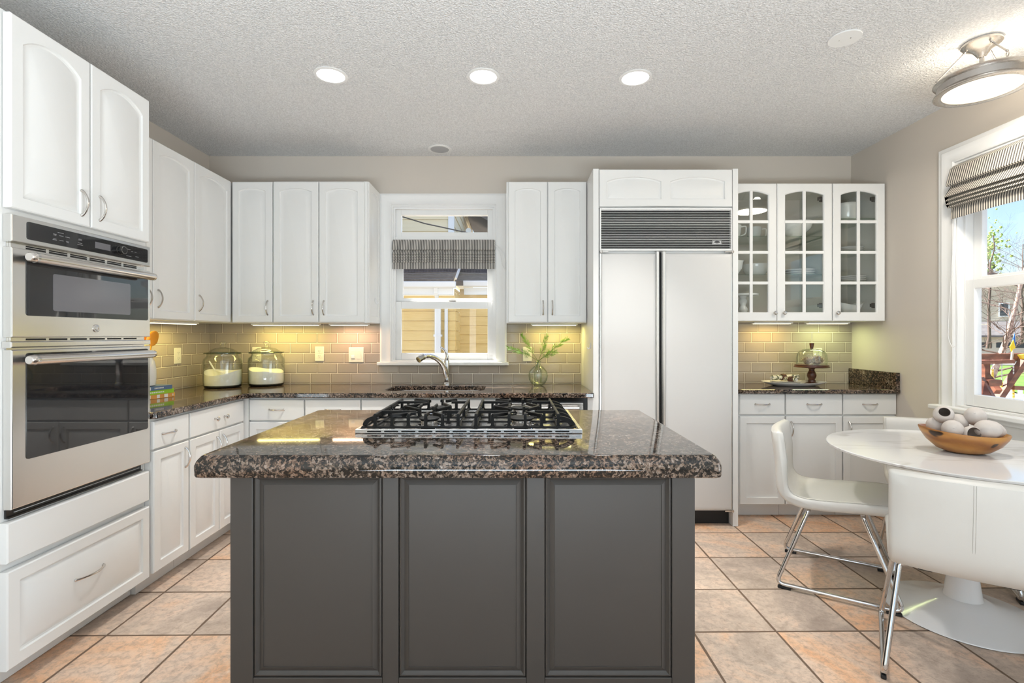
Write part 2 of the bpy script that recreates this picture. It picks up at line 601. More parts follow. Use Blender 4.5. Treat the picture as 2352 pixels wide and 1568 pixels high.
def pod_mat():
    g = N('chalky_pod_shell')
    nz = g.noise(24, 4, .6)
    return g.pbr(g.mix(nz.outputs[0], (.56, .50, .46), (.74, .69, .65)), .8, 0, g.bump(nz.outputs[0], .15, .002))
M['pod'] = pod_mat()
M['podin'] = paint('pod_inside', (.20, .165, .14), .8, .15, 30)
M['flour'] = paint('white_flour', (.86, .85, .82), .95, .02, 60, .3)
M['lamp_white'] = emit('recessed_lamp_glow', (1, .985, .96), 9)
M['lamp_warm'] = emit('frosted_lamp_glow', (1, .90, .74), 1.9)
M['tubelight'] = emit('cabinet_strip_glow', (1, .93, .66), 2.2)
M['speaker'] = paint('grey_speaker_mesh', (.42, .42, .43), .7, .08, 500)
M['rubber'] = paint('black_rubber', (.012, .012, .012), .6)
M['orange'] = paint('orange_silicone', (.75, .30, .01), .4, .1)
M['ink'] = paint('black_ink', (.012, .012, .014), .4)
M['silver'] = paint('silver_mark', (.62, .62, .62), .3)
M['legend'] = paint('dim_grey_print', (.26, .26, .27), .3)
M['screen'] = paint('lcd_window_grey', (.16, .155, .165), .12)
M['lead'] = paint('grey_trim_strip', (.42, .43, .45), .35)


def foliage(name, a, b):
    g = N(name)
    return g.pbr(g.mix(g.noise(30).outputs[0], a, b), .5)
M['fern'] = foliage('fern_green', (.13, .30, .03), (.30, .52, .09))
M['stem'] = foliage('stem_green', (.09, .16, .03), (.14, .22, .05))


def succ():
    g = N('dried_artichoke')
    return g.pbr(g.ramp(g.noise(45).outputs[0], [(.3, (.16, .10, .06)), (.5, (.44, .34, .23)), (.7, (.66, .56, .43))]), .6)
M['succ'] = succ()


def napkin():
    g = N('sage_damask_napkin')
    v = g.n('ShaderNodeTexWave', {'wave_type': 'RINGS'}, Vector=g.obj(), Scale=26, Distortion=9, Detail=2)
    return g.pbr(g.ramp(v.outputs[1], [(.3, (.12, .13, .08)), (.5, (.30, .29, .18)), (.7, (.66, .63, .48))]), .85)
M['napkin'] = napkin()

# ------------------------------------------------------------------ room shell
WL, WR, WB, WF, CH = -2.435, 2.714, 4.0, -3.0, 2.737
ST = 'structure'


def struct(name, bm, mat, parent=None, sm=0, **kw):
    o = obj(name, bm, mat, parent, sm, **kw)
    if parent is None: o['kind'] = ST
    return o


def wall_holes(F, u0, u1, v0, v1, t, holes):
    """wall slab split into boxes round rectangular openings (holes sorted by u)"""
    bm = B()
    u = u0
    for a, b, c, d in holes:
        fbox(bm, F, u, a, v0, v1, 0, -t)
        fbox(bm, F, a, b, v0, c, 0, -t)
        fbox(bm, F, a, b, d, v1, 0, -t)
        u = b
    fbox(bm, F, u, u1, v0, v1, 0, -t)
    return bm


struct('floor', bx(WL - .15, WR + .15, WF - .15, WB + .15, -.1, 0), M['floor'])
struct('ceiling', bx(WL - .15, WR + .15, WF - .15, WB + .15, CH, CH + .1), M['ceiling'])
FB = back_frame(WB)
SW = (-.975, -.137, 1.088, 2.345)                 # sink window opening
struct('wall_back', wall_holes(FB, WL - .15, WR + .15, 0, CH, .15, [SW]), M['wall'])
struct('wall_left', bx(WL - .15, WL, WF - .15, WB, 0, CH), M['wall'])
FRt = right_frame(WR)
DW = (2.10, 3.055, .865, 2.36)                    # dining window opening (Y0, Y1, z0, z1)
struct('wall_right', wall_holes(FRt, -WB, -(WF - .15), 0, CH, .15, [(-DW[1], -DW[0], DW[2], DW[3]), (-1.25, 1.15, .05, 2.2)]), M['wall'])
struct('wall_front', wall_holes(Fr((0, WF, 0), (-1, 0, 0), (0, 0, 1), (0, 1, 0)), -WR, -WL, 0, CH, .15, [(-1.8, 1.8, .05, 2.3)]), M['wall'])
# glazed tile splashbacks
Ms = splash('taupe_tile_back', 'x', -1.784)
Msl = splash('taupe_tile_left', 'y', 3.985)
ts = .008
zb0, zb1 = .9155, 1.47
bm = fbox(B(), FB, WL + .001, -1.053, zb0, zb1, .0005, ts)
fbox(bm, FB, -1.053, -.064, zb0, 1.055, .0005, ts)
fbox(bm, FB, -.064, .544, zb0, zb1, .0005, ts)
struct('trim_1', bm, Ms)
struct('trim_2', fbox(B(), left_frame(WL), 2.50, WB - ts - .001, zb0, zb1, .0005, ts), Msl)
struct('trim_3', fbox(B(), FB, 1.535, WR - .001, zb0 + .006, zb1, .0005, ts), splash('taupe_tile_right', 'x', 1.53, .9215))


def casing(F, a, b, c, d, w=.087, head=None, foot=True):
    """moulded window casing round opening a..b, c..d"""
    bm = B()
    prof = [(0, 0), (0, .012), (.006, .016), (.018, .013), (.05, .015), (.062, .022), (.074, .024), (.08, .019), (w, .019), (w, 0)]
    def ring(o, n):
        return [F(a - o, c, n), F(a - o, d + o, n), F(b + o, d + o, n), F(b + o, c, n)]
    V = [[bm.verts.new(p) for p in ring(o, n + .0005)] for o, n in prof]
    for p, q in zip(V, V[1:]):
        for i in range(3):
            bm.faces.new((p[i], p[i + 1], q[i + 1], q[i]))
    bm.faces.new([v[0] for v in V])
    bm.faces.new([v[3] for v in V][::-1])
    return bm


def sash(F, a, b, c, d, n0, n1, st, name, parent, pane=True, rail=None, glass_n=None):
    """rectangular sash frame with its pane"""
    bm = B()
    rb = rail or st
    for (q0, q1, r0, r1) in ((a, a + st, c, d), (b - st, b, c, d), (a + st, b - st, c, c + rb), (a + st, b - st, d - st, d)):
        fbox(bm, F, q0, q1, r0, r1, n0, n1)
    o = obj(name, bm, M['trim'], parent, 0, bev=.003)
    if pane:
        nm = (n0 + n1) / 2
        p = obj('pane', fbox(B(), F, a + st - .004, b - st + .004, c + rb - .004, d - st + .004, nm - .002, nm + .002), M['pane'], o, 0)
    return o


# window over the sink
w1 = thing('window_1', (SW[0], WB, SW[2]), kind=ST)
obj('casing', casing(FB, *SW), M['trim'], w1, 40)
a, b, c, d = SW
bm = fbox(B(), FB, a - .105, b + .105, c - .026, c, .0005, .052)
obj('sill', bm, M['trim'], w1, 0, bev=.005)
bm = B()
for q in ((a - .004, a + .012, c - .02, d + .004), (b - .012, b + .004, c - .02, d + .004), (a + .012, b - .012, d - .012, d + .004), (a + .012, b - .012, c - .02, c + .012)):
    fbox(bm, FB, *q, -.0005, -.149)
obj('jamb', bm, M['trim'], w1, 0)
bm = B()
for q in ((a + .012, a + .026, c + .012, d - .012), (b - .026, b - .012, c + .012, d - .012), (a + .026, b - .026, d - .026, d - .012)):
    fbox(bm, FB, *q, -.02, -.042)
obj('stop_bead', bm, M['trim'], w1, 0)
obj('transom_bar', fbox(B(), FB, a + .012, b - .012, 2.028, 2.095, -.03, -.12), M['trim'], w1, 0)
sash(FB, a + .026, b - .026, 2.095, d - .026, -.045, -.095, .042, 'transom_sash', w1)
sash(FB, a + .012, b - .012, 1.545, 2.028, -.088, -.125, .06, 'upper_sash', w1)
ls = sash(FB, a + .012, b - .012, c + .012, 1.573, -.045, -.084, .056, 'lower_sash', w1)
obj('sash_lock', fbox(B(), FB, -.52, -.465, 1.5735, 1.585, -.05, -.08), M['nickel'], ls, 0, bev=.004)

# dining window in the right wall
w2 = thing('window_2', (WR, DW[1], DW[2]), kind=ST)
y0, y1, c, d = DW
a, b = -y1, -y0
obj('casing', casing(FRt, a, b, c, d, .1), M['trim'], w2, 40)
bm = fbox(B(), FRt, a - .125, b + .125, c - .028, c, .0005, .07)
obj('sill', bm, M['trim'], w2, 0, bev=.006)
bm = fbox(B(), FRt, a - .095, b + .095, c - .13, c - .029, .0005, .016)
fbox(bm, FRt, a - .095, b + .095, c - .06, c - .029, .016, .028)
obj('apron', bm, M['trim'], w2, 0, bev=.003)
bm = B()
for q in ((a - .004, a + .010, c - .02, d + .004), (b - .010, b + .004, c - .02, d + .004), (a + .010, b - .010, d - .012, d + .004), (a + .010, b - .010, c - .02, c + .010)):
    fbox(bm, FRt, *q, -.0005, -.149)
obj('jamb', bm, M['trim'], w2, 0)
bm = fbox(B(), FRt, a + .010, a + .022, c + .01, d - .012, -.04, -.125)
fbox(bm, FRt, b - .022, b - .010, c + .01, d - .012, -.04, -.125)
obj('stop_bead', bm, M['trim'], w2, 0)
sash(FRt, a + .022, b - .022, 1.60, d - .012, -.088, -.122, .055, 'upper_sash', w2)
ls = sash(FRt, a + .022, b - .022, c + .012, 1.635, -.042, -.082, .055, 'lower_sash', w2, rail=.07)
obj('sash_lock', fbox(B(), FRt, -2.62, -2.53, 1.6355, 1.652, -.046, -.078), M['nickel'], ls, 0, bev=.004)
bm = fbox(B(), FRt, -2.655, -2.565, c + .027, c + .060, -.0415, -.036)
obj('sash_lift', bm, M['screen'], ls, 0, bev=.004)

# glazed doors outside the picture (daylight)
for nm, F, a, b, c, d, k in (('door_1', FRt, -1.25, 1.15, .05, 2.2, 3), ('door_2', Fr((0, WF, 0), (-1, 0, 0), (0, 0, 1), (0, 1, 0)), -1.8, 1.8, .05, 2.3, 4)):
    r = thing(nm, F((a + b) / 2, c), kind=ST)
    w = (b - a) / k
    for i in range(k):
        sash(F, a + w * i + .001, a + w * (i + 1) - .001, c + .001, d - .001, -.05, -.09, .07, 'door_leaf', r, rail=.12)
# baseboard below the dining window
struct('baseboard_right', fbox(B(), FRt, -3.40, 1.0, .001, .11, .0005, .014), M['trim'])

# ------------------------------------------------------------------ cabinets
W_, NI = M['white'], M['nickel']
GU = 'wall cabinets with arched doors'
GB = 'base cabinets along the left and back walls'
GR = 'base cabinets under the glass cabinets'


def carcass(F, u0, u1, v0, v1, depth, toe=0, n=-.0195):
    bm = fbox(B(), F, u0, u1, v0 + toe, v1, n, n - depth)
    if toe: fbox(bm, F, u0, u1, v0, v0 + toe, n - .07, n - depth)
    return bm


def cab(name, F, u0, u1, v0, v1, depth, label, group=None, toe=0, cat='cabinet', nc=-.0195):
    r = thing(name, F((u0 + u1) / 2, v0, nc - depth), label, cat, group)
    obj('carcass', carcass(F, u0, u1, v0, v1, depth, toe, nc), W_, r, 0, bev=.0015)
    return r


def leaf(r, F, u0, u1, v0, v1, arch=False, hp=None, vert=True, hl=.10, **kw):
    d = obj('door', door_bm(F, u0, u1, v0, v1, arch, **kw), W_, r, 30)
    if hp: pull(F, hp[0], hp[1], hl, vert, NI, d)
    return d


def drawer(r, F, u0, u1, v0, v1, slab=True, hp=None, name='drawer', **kw):
    d = obj(name, door_bm(F, u0, u1, v0, v1, slab=slab, **kw), W_, r, 30)
    if hp: pull(F, hp[0], hp[1], .10, False, NI, d)
    return d

# --- tall oven cabinet
F = left_frame(-1.812, 1.024)
r = cab('oven_cabinet', F, 1.62, 2.438, .0321, 2.452, .588, 'tall white cabinet built round the steel double oven', toe=.08, nc=-.0335)
leaf(r, F, 1.757, 2.088, 1.752, 2.441, True, (2.045, 1.843), t=.030, st=.044, rise=.047, field=.020)
leaf(r, F, 2.094, 2.428, 1.752, 2.441, True, (2.135, 1.843), t=.030, st=.044, rise=.047, field=.020)
obj('filler_panel', door_bm(F, 1.745, 2.428, .498, .640, slab=True, t=.030), W_, r, 30)
drawer(r, F, 1.745, 2.43, .122, .468, slab=False, t=.030, st=.044, field=.020)
pull(F, 2.085, .31, .135, False, NI, [o for o in bpy.data.objects if o.parent == r and o.name.startswith('drawer')][-1])

# --- upper cabinets on the left wall
F = left_frame(-2.068)
ZU0, ZU1 = 1.392, 2.432
r = cab('wall_cabinet', F, 2.50, 3.24, ZU0, ZU1, .346, 'white two-door wall cabinet beside the oven cabinet', GU)
leaf(r, F, 2.502, 2.862, ZU0 + .004, ZU1 - .004, True, (2.82, 1.515))
leaf(r, F, 2.868, 3.238, ZU0 + .004, ZU1 - .004, True, (2.905, 1.515))
r = cab('wall_cabinet', F, 3.242, 3.998, ZU0, ZU1, .346, 'white one-door wall cabinet filling the corner of the two tiled walls', GU)
leaf(r, F, 3.244, 3.658, ZU0 + .004, ZU1 - .004, True, (3.285, 1.513))

# --- upper cabinets on the back wall
YU = 3.66
F = back_frame(YU)
r = cab('wall_cabinet', F, -2.064, -1.764, ZU0, ZU1, .319, 'narrow white one-door wall cabinet next to the corner, above the glass jars', GU)
leaf(r, F, -2.062, -1.768, ZU0 + .004, ZU1 - .004, True, (-1.80, 1.503))
r = cab('wall_cabinet', F, -1.762, -1.071, ZU0, ZU1 + .004, .319, 'white two-door wall cabinet whose panelled side faces the sink window', GU)
leaf(r, F, -1.760, -1.430, ZU0 + .004, ZU1 - .004, True, (-1.465, 1.503))
leaf(r, F, -1.423, -1.093, ZU0 + .004, ZU1 - .004, True, (-1.388, 1.503))
obj('end_panel', door_bm(left_frame(-1.070 + .0005 + .008), YU + .022, WB - .002, ZU0 + .002, ZU1 + .004, True, st=.05, t=.008), W_, r, 30)
r = cab('wall_cabinet', F, -.048, .543, ZU0, ZU1, .319, 'white two-door wall cabinet between the sink window and the refrigerator', GU)
leaf(r, F, -.033, .252, ZU0 + .004, ZU1 - .004, True, (.222, 1.503))
leaf(r, F, .258, .541, ZU0 + .004, ZU1 - .004, True, (.290, 1.503))

# --- base cabinets, left wall
F = left_frame(-1.802)
zd0, zd1, zt = .727, .866, .716
r = cab('base_cabinet', F, 2.499, 2.779, .001, .8795, .60, 'narrow white base cabinet with one drawer and one door, against the oven cabinet', GB, .10)
drawer(r, F, 2.503, 2.774, zd0, zd1, hp=(2.612, .795))
leaf(r, F, 2.503, 2.774, .104, zt, hp=(2.742, .63), hl=.105)
r = cab('base_cabinet', F, 2.781, 3.3605, .001, .8795, .535, 'white base cabinet with two small knobs on its wide drawer', GB, .10)
d = drawer(r, F, 2.786, 3.340, zd0, zd1)
knob(F, 3.015, .795, NI, d)
knob(F, 3.115, .795, NI, d)
leaf(r, F, 2.786, 3.062, .104, zt, hp=(3.035, .63), hl=.105)
leaf(r, F, 3.068, 3.340, .104, zt, hp=(3.098, .63), hl=.105)
# --- base cabinets, back wall
F = back_frame(3.36)
obj_corner = thing('corner_filler', (-1.80, 3.40, 0), 'plain white filler strip in the inner corner of the base cabinets', 'filler')
obj('filler_strip', fbox(B(), F, -1.820, -1.782, .001, .8795, -.0015, -.60), W_, obj_corner, 0)
for u0, u1, lb in ((-1.780, -1.4055, 'white base cabinet with one drawer, nearest the corner under the right glass jar'),
                   (-1.4035, -1.0245, 'white base cabinet with one drawer, under the light switch')):
    r = cab('base_cabinet', F, u0, u1, .001, .8795, .60, lb, GB, .10)
    drawer(r, F, u0 + .002, u1 - .004, zd0, zd1, hp=((u0 + u1) / 2, .800))
    leaf(r, F, u0 + .002, u1 - .004, .104, zt, hp=(u1 - .035, .63))
r = thing('sink_cabinet', F(-.555, .001, -.3), 'white sink base cabinet with a plain front, behind the cooktop', 'cabinet', GB)
bm = fbox(B(), F, -1.0225, -.0905, .101, .66, -.0195, -.60)
fbox(bm, F, -1.0225, -.0905, .66, .8795, -.0195, -.04)
fbox(bm, F, -1.0225, -.0905, .001, .101, -.09, -.60)
obj('carcass', bm, W_, r, 0)
drawer(r, F, -1.0205, -.094, zd0, zd1, name='false_front')
leaf(r, F, -1.0205, -.559, .104, zt, hp=(-.595, .63))
leaf(r, F, -.555, -.094, .104, zt, hp=(-.52, .63))
# dishwasher
r = thing('dishwasher', F(.208, .002, -.3), 'stainless steel dishwasher between the sink cabinet and the refrigerator', 'dishwasher')
obj('cabinet_body', fbox(B(), F, -.0885, .5045, .002, .878, -.022, -.59), M['black'], r, 0)
obj('door', fbox(B(), F, -.056, .474, .11, .846, .006, -.0215), M['steel'], r, 0, bev=.004)
bm = tube(B(), [F(-.02, .812, .045), F(.44, .812, .045)], .0125, 14)
for u in (.0, .42): tube(bm, [F(u, .812, .006), F(u, .812, .04)], .007, 8)
obj('handle', bm, M['steel_h'], r, 35)
# white end panel between dishwasher and refrigerator
o = obj('end_panel', fbox(B(), F, .5055, .5445, .001, .8795, -.01, -.60), W_, None, 0, loc=F(.525, .001, -.3))
tag(o, 'slim white end panel standing between dishwasher and refrigerator', 'panel')

# --- refrigerator and its surround
YF = 3.39
F = back_frame(YF)
r = thing('refrigerator_cabinet', (1.04, 4.0, .001), 'tall white surround boxing in the refrigerator, arched double panel above the grille', 'cabinet')
for u0, u1 in ((.546, .5845), (1.496, 1.5325)):
    obj('side_panel', fbox(B(), F, u0, u1, .001, 2.434, 0, -.6085), W_, r, 0, bev=.002)
obj('carcass', fbox(B(), F, .585, 1.4955, 2.172, 2.434, -.02, -.6085), W_, r, 0)
obj('door', door_bm(F, .588, 1.493, 2.176, 2.428, True, st=.05, panels=2, rise=.03, field=.022), W_, r, 30)
r = thing('refrigerator', (1.04, 3.7, .001), 'built-in two-door refrigerator with white panels and a louvred grille', 'refrigerator')
obj('cabinet_body', fbox(B(), F, .588, 1.493, .10, 2.168, -.03, -.60), M['white_plastic'], r, 0)
obj('toe_grille', fbox(B(), F, .588, 1.493, .001, .0995, -.06, -.12), M['shadow_gap'], r, 0)
bm = B()
gx0, gx1, gz0, gz1 = .600, 1.484, 1.888, 2.153
for q in ((.590, gx0, 1.875, 2.166), (gx1, 1.491, 1.875, 2.166), (gx0, gx1, gz1, 2.166), (gx0, gx1, 1.875, gz0)):
    fbox(bm, F, *q, .004, -.029)
gf = obj('grille_frame', bm, M['white_plastic'], r, 0, bev=.002)
obj('grille_back', fbox(B(), F, gx0, gx1, gz0, gz1, -.022, -.0285), M['shadow_gap'], gf, 0)
bm = B()
ns = 23
for k in range(ns):
    z = gz0 + (k + .5) * (gz1 - gz0) / ns
    loops(bm, [[F(u, z + dz, n) for dz, n in ((-.001, .002), (.001, .002), (.0016, -.006), (-.0004, -.006))] for u in (gx0, gx1)])
obj('louvers', bm, M['white_plastic'], gf, 0)
bm = fbox(B(), F, 1.352, 1.418, 1.921, 1.944, .0021, .008)
bd = obj('badge', bm, M['silver'], gf, 0, bev=.001)
bm = lathe(B(), [(.001, 0), (.019, 0), (.019, .001), (.001, .001)], F(1.385, 1.9325, .0082), 20, Matrix(((1, 0, 0), (0, 0, -1), (0, .42, 0))))
for u in (1.356, 1.411): fbox(bm, F, u, u + .003, 1.923, 1.942, .0082, .009)
bo = obj('emblem', bm, M['ink'], bd, 0)
bm = B()
for k in range(5): fbox(bm, F, 1.372 + k * .0055, 1.3755 + k * .0055, 1.9315, 1.9335, .0094, .0098)
obj('lettering', bm, M['silver'], bd, 0)
for u0, u1 in ((.602, .969), (1.030, 1.482)):
    bm = B()
    Ld = []
    for dd, n in ((0, -.029), (0, .010), (.004, .014), (.020, .019), (.024, .020)):
        Ld.append([F(p, q, n) for p, q in ((u0 + dd, .118 + dd), (u1 - dd, .118 + dd), (u1 - dd, 1.853 - dd), (u0 + dd, 1.853 - dd))])
    loops(bm, Ld)
    dr = obj('door', bm, M['fridge'], r, 20)
    s = 1 if u0 < 1 else -1
    e = u1 if s > 0 else u0
    bm = fbox(B(), F, e + s * .0005, e + s * .017, .118, 1.868, -.029, .030)
    fbox(bm, F, e + s * .017, e + s * .022, .118, 1.868, -.029, .016)
    obj('handle_channel', bm, M['steel'], dr, 0, bev=.003, label='bright metal full-height grip channel')
    h = u0 + .0 if s > 0 else u1
    bm = fbox(B(), F, h - .011, h + .001, .118, 1.868, -.029, -.002) if s > 0 else fbox(B(), F, h - .001, h + .011, .118, 1.868, -.029, -.002)
    obj('edge_strip', bm, M['steel'], dr, 0)
    for z in (.110, 1.866):
        bm = B()
        fbox(bm, F, h - .012, h + .045, z - .004, z + .004, .004, .016) if s > 0 else fbox(bm, F, h - .045, h + .016, z - .004, z + .004, .004, .016)
        lathe(bm, [(.007, -.008), (.007, .008)], F(h if s > 0 else h + .008, z, .012), 10)
        obj('hinge', bm, M['nickel'], dr, 0)
obj('center_gasket', fbox(B(), F, .992, 1.007, .118, 1.868, -.0295, -.012), M['rubber'], r, 0)

# --- glass-door wall cabinets
YG = 3.615
F = back_frame(YG)
GZ0, GZ1 = 1.404, 2.402
GG = 'glass-door wall cabinets'


def glass_door(r, u0, u1, kn):
    """arched 2 x 4 pane door"""
    st, t, mu = .054, .02, .022
    gu0, gu1, gv0, gv1 = u0 + st, u1 - st, GZ0 + .058, GZ1 - .050
    rise = .026
    bm = B()
    Nn = 14
    top = lambda tt: rise * (1 - (2 * tt - 1) ** 2)
    Lo = rect_loop(u0, u1, GZ0, GZ1, N=Nn)
    Li = rect_loop(gu0, gu1, gv0, gv1 - rise, top, N=Nn)
    Lj = rect_loop(gu0 + .006, gu1 - .006, gv0 + .006, gv1 - rise - .006, top, N=Nn)
    L = [[F(p, q, n) for p, q in l] for l, n in ((Li, -t), (Lo, -t), (Lo, -.004), (rect_loop(u0 + .004, u1 - .004, GZ0 + .004, GZ1 - .004, N=Nn), 0), (Li, 0), (Lj, -.006), (Lj, -t))]
    loops(bm, L, False, False)
    d = obj('door', bm, W_, r, 30)
    bm = B()
    um = (gu0 + gu1) / 2
    fbox(bm, F, um - mu / 2, um + mu / 2, gv0, gv1 - .001, -.004, -t + .002)
    hh = (gv1 - gv0) / 4
    for k in range(1, 4):
        z = gv0 + hh * k - .004
        fbox(bm, F, gu0, gu1, z - mu / 2, z + mu / 2, -.0045, -t + .0022)
    obj('glazing_bars', bm, W_, d, 0, bev=.003)
    bm = B()
    Lg = rect_loop(gu0 - .004, gu1 + .004, gv0 - .004, gv1 - rise + .004, top, N=Nn)
    loops(bm, [[F(p, q, n) for p, q in Lg] for n in (-.0135, -.0165)])
    obj('glass_pane', bm, M['cabglass'], d, 0)
    knob(F, kn[0], kn[1], NI, d)
    hs = u1 - st - .004 if kn[0] < (u0 + u1) / 2 else u0 + st + .004
    s = 1 if hs > (u0 + u1) / 2 else -1
    for z in (GZ0 + .115, GZ1 - .105):
        bm = B()
        fbox(bm, F, hs - s * .03, hs + s * .012, z - .012, z + .012, -.021, -.034)
        fbox(bm, F, hs - s * .012, hs + s * .02, z - .018, z + .018, -.034, -.042)
        obj('hinge', bm, M['iron'], d, 0)
    return d


def glass_cab(u0, u1, label, shelves, mat, fulls):
    r = thing('glass_cabinet', F((u0 + u1) / 2, GZ0, -.2), label, 'cabinet', GG)
    dp, t = .383, .018
    n0, n1 = -.0215, -.0215 - dp + .0025
    for nm, q, mm in (('side_panel', (u0, u0 + t, GZ0, GZ1), 0), ('side_panel', (u1 - t, u1, GZ0, GZ1), 0)):
        obj(nm, fbox(B(), F, *q, n0, n1), W_ if u1 > 2.6 and q[0] > 2.6 else M['interior'], r, 0)
    obj('top_panel', fbox(B(), F, u0 + t, u1 - t, GZ1 - t, GZ1, n0, n1), M['interior'], r, 0)
    obj('bottom_panel', fbox(B(), F, u0 + t, u1 - t, GZ0, GZ0 + t, n0, n1), M['interior'], r, 0)
    obj('back_panel', fbox(B(), F, u0 + t, u1 - t, GZ0 + t, GZ1 - t, n1 + .006, n1), M['interior'], r, 0)
    if fulls is None:
        bm = fbox(B(), F, (u0 + u1) / 2 - .014, (u0 + u1) / 2 + .014, GZ0 + t, GZ1 - t, n0, n0 - .018)
        obj('center_stile', bm, W_, r, 0)
    for z in shelves:
        obj('shelf', fbox(B(), F, u0 + t + .001, u1 - t - .001, z - .006, z, n0 - .022, n1 + .008), mat, r, 0, bev=.001)
    return r


g1 = glass_cab(1.535, 2.318, 'two-door glass cabinet over the counter, right beside the refrigerator', (1.748, 2.030), M['shelfglass'], None)
glass_door(g1, 1.55, 1.914, (1.896, 1.462))
glass_door(g1, 1.918, 2.316, (1.962, 1.462))
g2 = glass_cab(2.32, 2.702, 'single-door glass cabinet at the window end, canister on its top shelf', (1.692, 1.925, 2.160), M['shelfglass'], 1)
glass_door(g2, 2.322, 2.700, (2.348, 1.462))

# --- base cabinets under the glass cabinets
F = back_frame(3.52)
cz0, cz1 = .741, .888
for k, (u0, u1, lb, hp) in enumerate(((1.5345, 1.9245, 'white base cabinet with one drawer and door, touching the refrigerator surround', (1.885, .64)),
                                      (1.9265, 2.3305, 'white base cabinet behind the side-on dining chair, one drawer and door', (1.965, .64)),
                                      (2.3325, 2.7115, 'white base cabinet against the window wall, one drawer and door', (2.372, .64)))):
    r = cab('base_cabinet', F, u0, u1, .001, .8905, .455, lb, GR, .10)
    drawer(r, F, max(u0, 1.60) + .003 if k == 0 else u0 + .003, u1 - .003, cz0, cz1, hp=(((1.60 if k == 0 else u0) + u1) / 2, .815))
    leaf(r, F, max(u0, 1.60) + .003 if k == 0 else u0 + .003, u1 - .003, .106, .728, hp=hp, field=.04)

# ------------------------------------------------------------------ worktops
def slab_poly(outer, z0, z1, hole=None):
    bm = B()
    E = []
    def ring(pts):
        v = [bm.verts.new((x, y, z0)) for x, y in pts]
        for i in range(len(v)): E.append(bm.edges.new((v[i], v[(i + 1) % len(v)])))
    ring(outer)
    if hole: ring(hole)
    bmesh.ops.triangle_fill(bm, use_beauty=True, edges=E)
    g = bmesh.ops.extrude_face_region(bm, geom=list(bm.faces))
    bmesh.ops.translate(bm, vec=(0, 0, z1 - z0), verts=[v for v in g['geom'] if isinstance(v, bmesh.types.BMVert)])
    return bm


def rrect(x0, x1, y0, y1, r, n=6):
    p = []
    for cx, cy, a in ((x1 - r, y1 - r, 0), (x0 + r, y1 - r, 90), (x0 + r, y0 + r, 180), (x1 - r, y0 + r, 270)):
        for k in range(n + 1):
            q = R(a + 90 * k / n)
            p.append((cx + r * math.cos(q), cy + r * math.sin(q)))
    return p


ZC = .914
SK = (-.905, -.205, 3.475, 3.835)
o = obj('countertop', slab_poly([(WL + .001, 2.499), (-1.785, 2.499), (-1.785, 3.285), (-1.738, 3.338), (.5435, 3.338), (.5435, WB - .001), (WL + .001, WB - .001)], .8805, ZC, rrect(*SK, .075)[::-1]),
        M['granite'], None, 0, loc=(-.6, 3.7, .8805), bev=.006)
tag(o, 'L-shaped speckled granite worktop along the left wall and under the sink window', 'countertop')
r = thing('side_countertop', (2.1, 3.75, .8915), 'short granite worktop under the glass cabinets, with an upstand at the window wall', 'countertop')
obj('top', bx(1.5345, WR - .001, 3.488, WB - .001, .8915, .9205), M['granite'], r, 0, bev=.006)
obj('upstand', bx(WR - .028, WR - .0015, 3.492, WB - .010, .9206, 1.038), M['granite'], r, 0, bev=.003)

# sink bowl and tap
r = thing('kitchen_sink', (-.555, 3.655, .70), 'stainless steel sink sunk into the granite under the window', 'sink')
bm = B()
L = []
for ins, z in ((-.03, .8795), (-.004, .8795), (0, .875), (.004, .73), (.03, .705)):
    L.append([Vector((x, y, z)) for x, y in rrect(SK[0] + ins, SK[1] - ins, SK[2] + ins, SK[3] - ins, .07)])
L2 = [[p + Vector((0, 0, -.002)) for p in l] for l in L]
loops(bm, L[::1], False, True)
obj('basin', bm, M['steel'], r, 40)
obj('drain', lathe(B(), [(.055, .7055), (.055, .709), (.045, .709), (.04, .7065)], (-.555, 3.68, 0), 24), M['chrome'], r, 40)
r = thing('kitchen_faucet', (-.520, 3.925, ZC + .0005), 'chrome single-lever faucet behind the sink, spout bent to the front', 'faucet')
fx, fy = -.520, 3.925
bm = lathe(B(), [(.034, 0), (.034, .004), (.028, .010), (.023, .018)], (fx, fy, ZC + .0005), 24)
obj('base_flange', bm, M['chrome'], r, 40)
bm = lathe(B(), [(.023, .018), (.0225, .12), (.024, .175), (.022, .19), (.01, .196)], (fx, fy, ZC), 24)
obj('body', bm, M['chrome'], r, 40)
P = [Vector((fx, fy, ZC + .06)), Vector((fx - .012, fy - .018, ZC + .12)), Vector((fx - .035, fy - .05, ZC + .175)), Vector((fx - .075, fy - .10, ZC + .215)),
     Vector((fx - .115, fy - .15, ZC + .232)), Vector((fx - .155, fy - .20, ZC + .226)), Vector((fx - .180, fy - .232, ZC + .205))]
P = arc_pts(P, .04, 4)
obj('spout', tube(B(), P, [.0235 - .006 * min(1, i / (len(P) * .6)) + (.006 if i > len(P) * .80 else 0) for i in range(len(P))], 16), M['chrome'], r, 50)
P = arc_pts([(fx, fy, ZC + .19), (fx + .006, fy - .004, ZC + .225), (fx - .012, fy - .012, ZC + .268), (fx - .045, fy - .028, ZC + .296)], .05, 5)
obj('lever', tube(B(), P, [.017 - .011 * (i / (len(P) - 1)) for i in range(len(P))], 12), M['chrome'], r, 50)

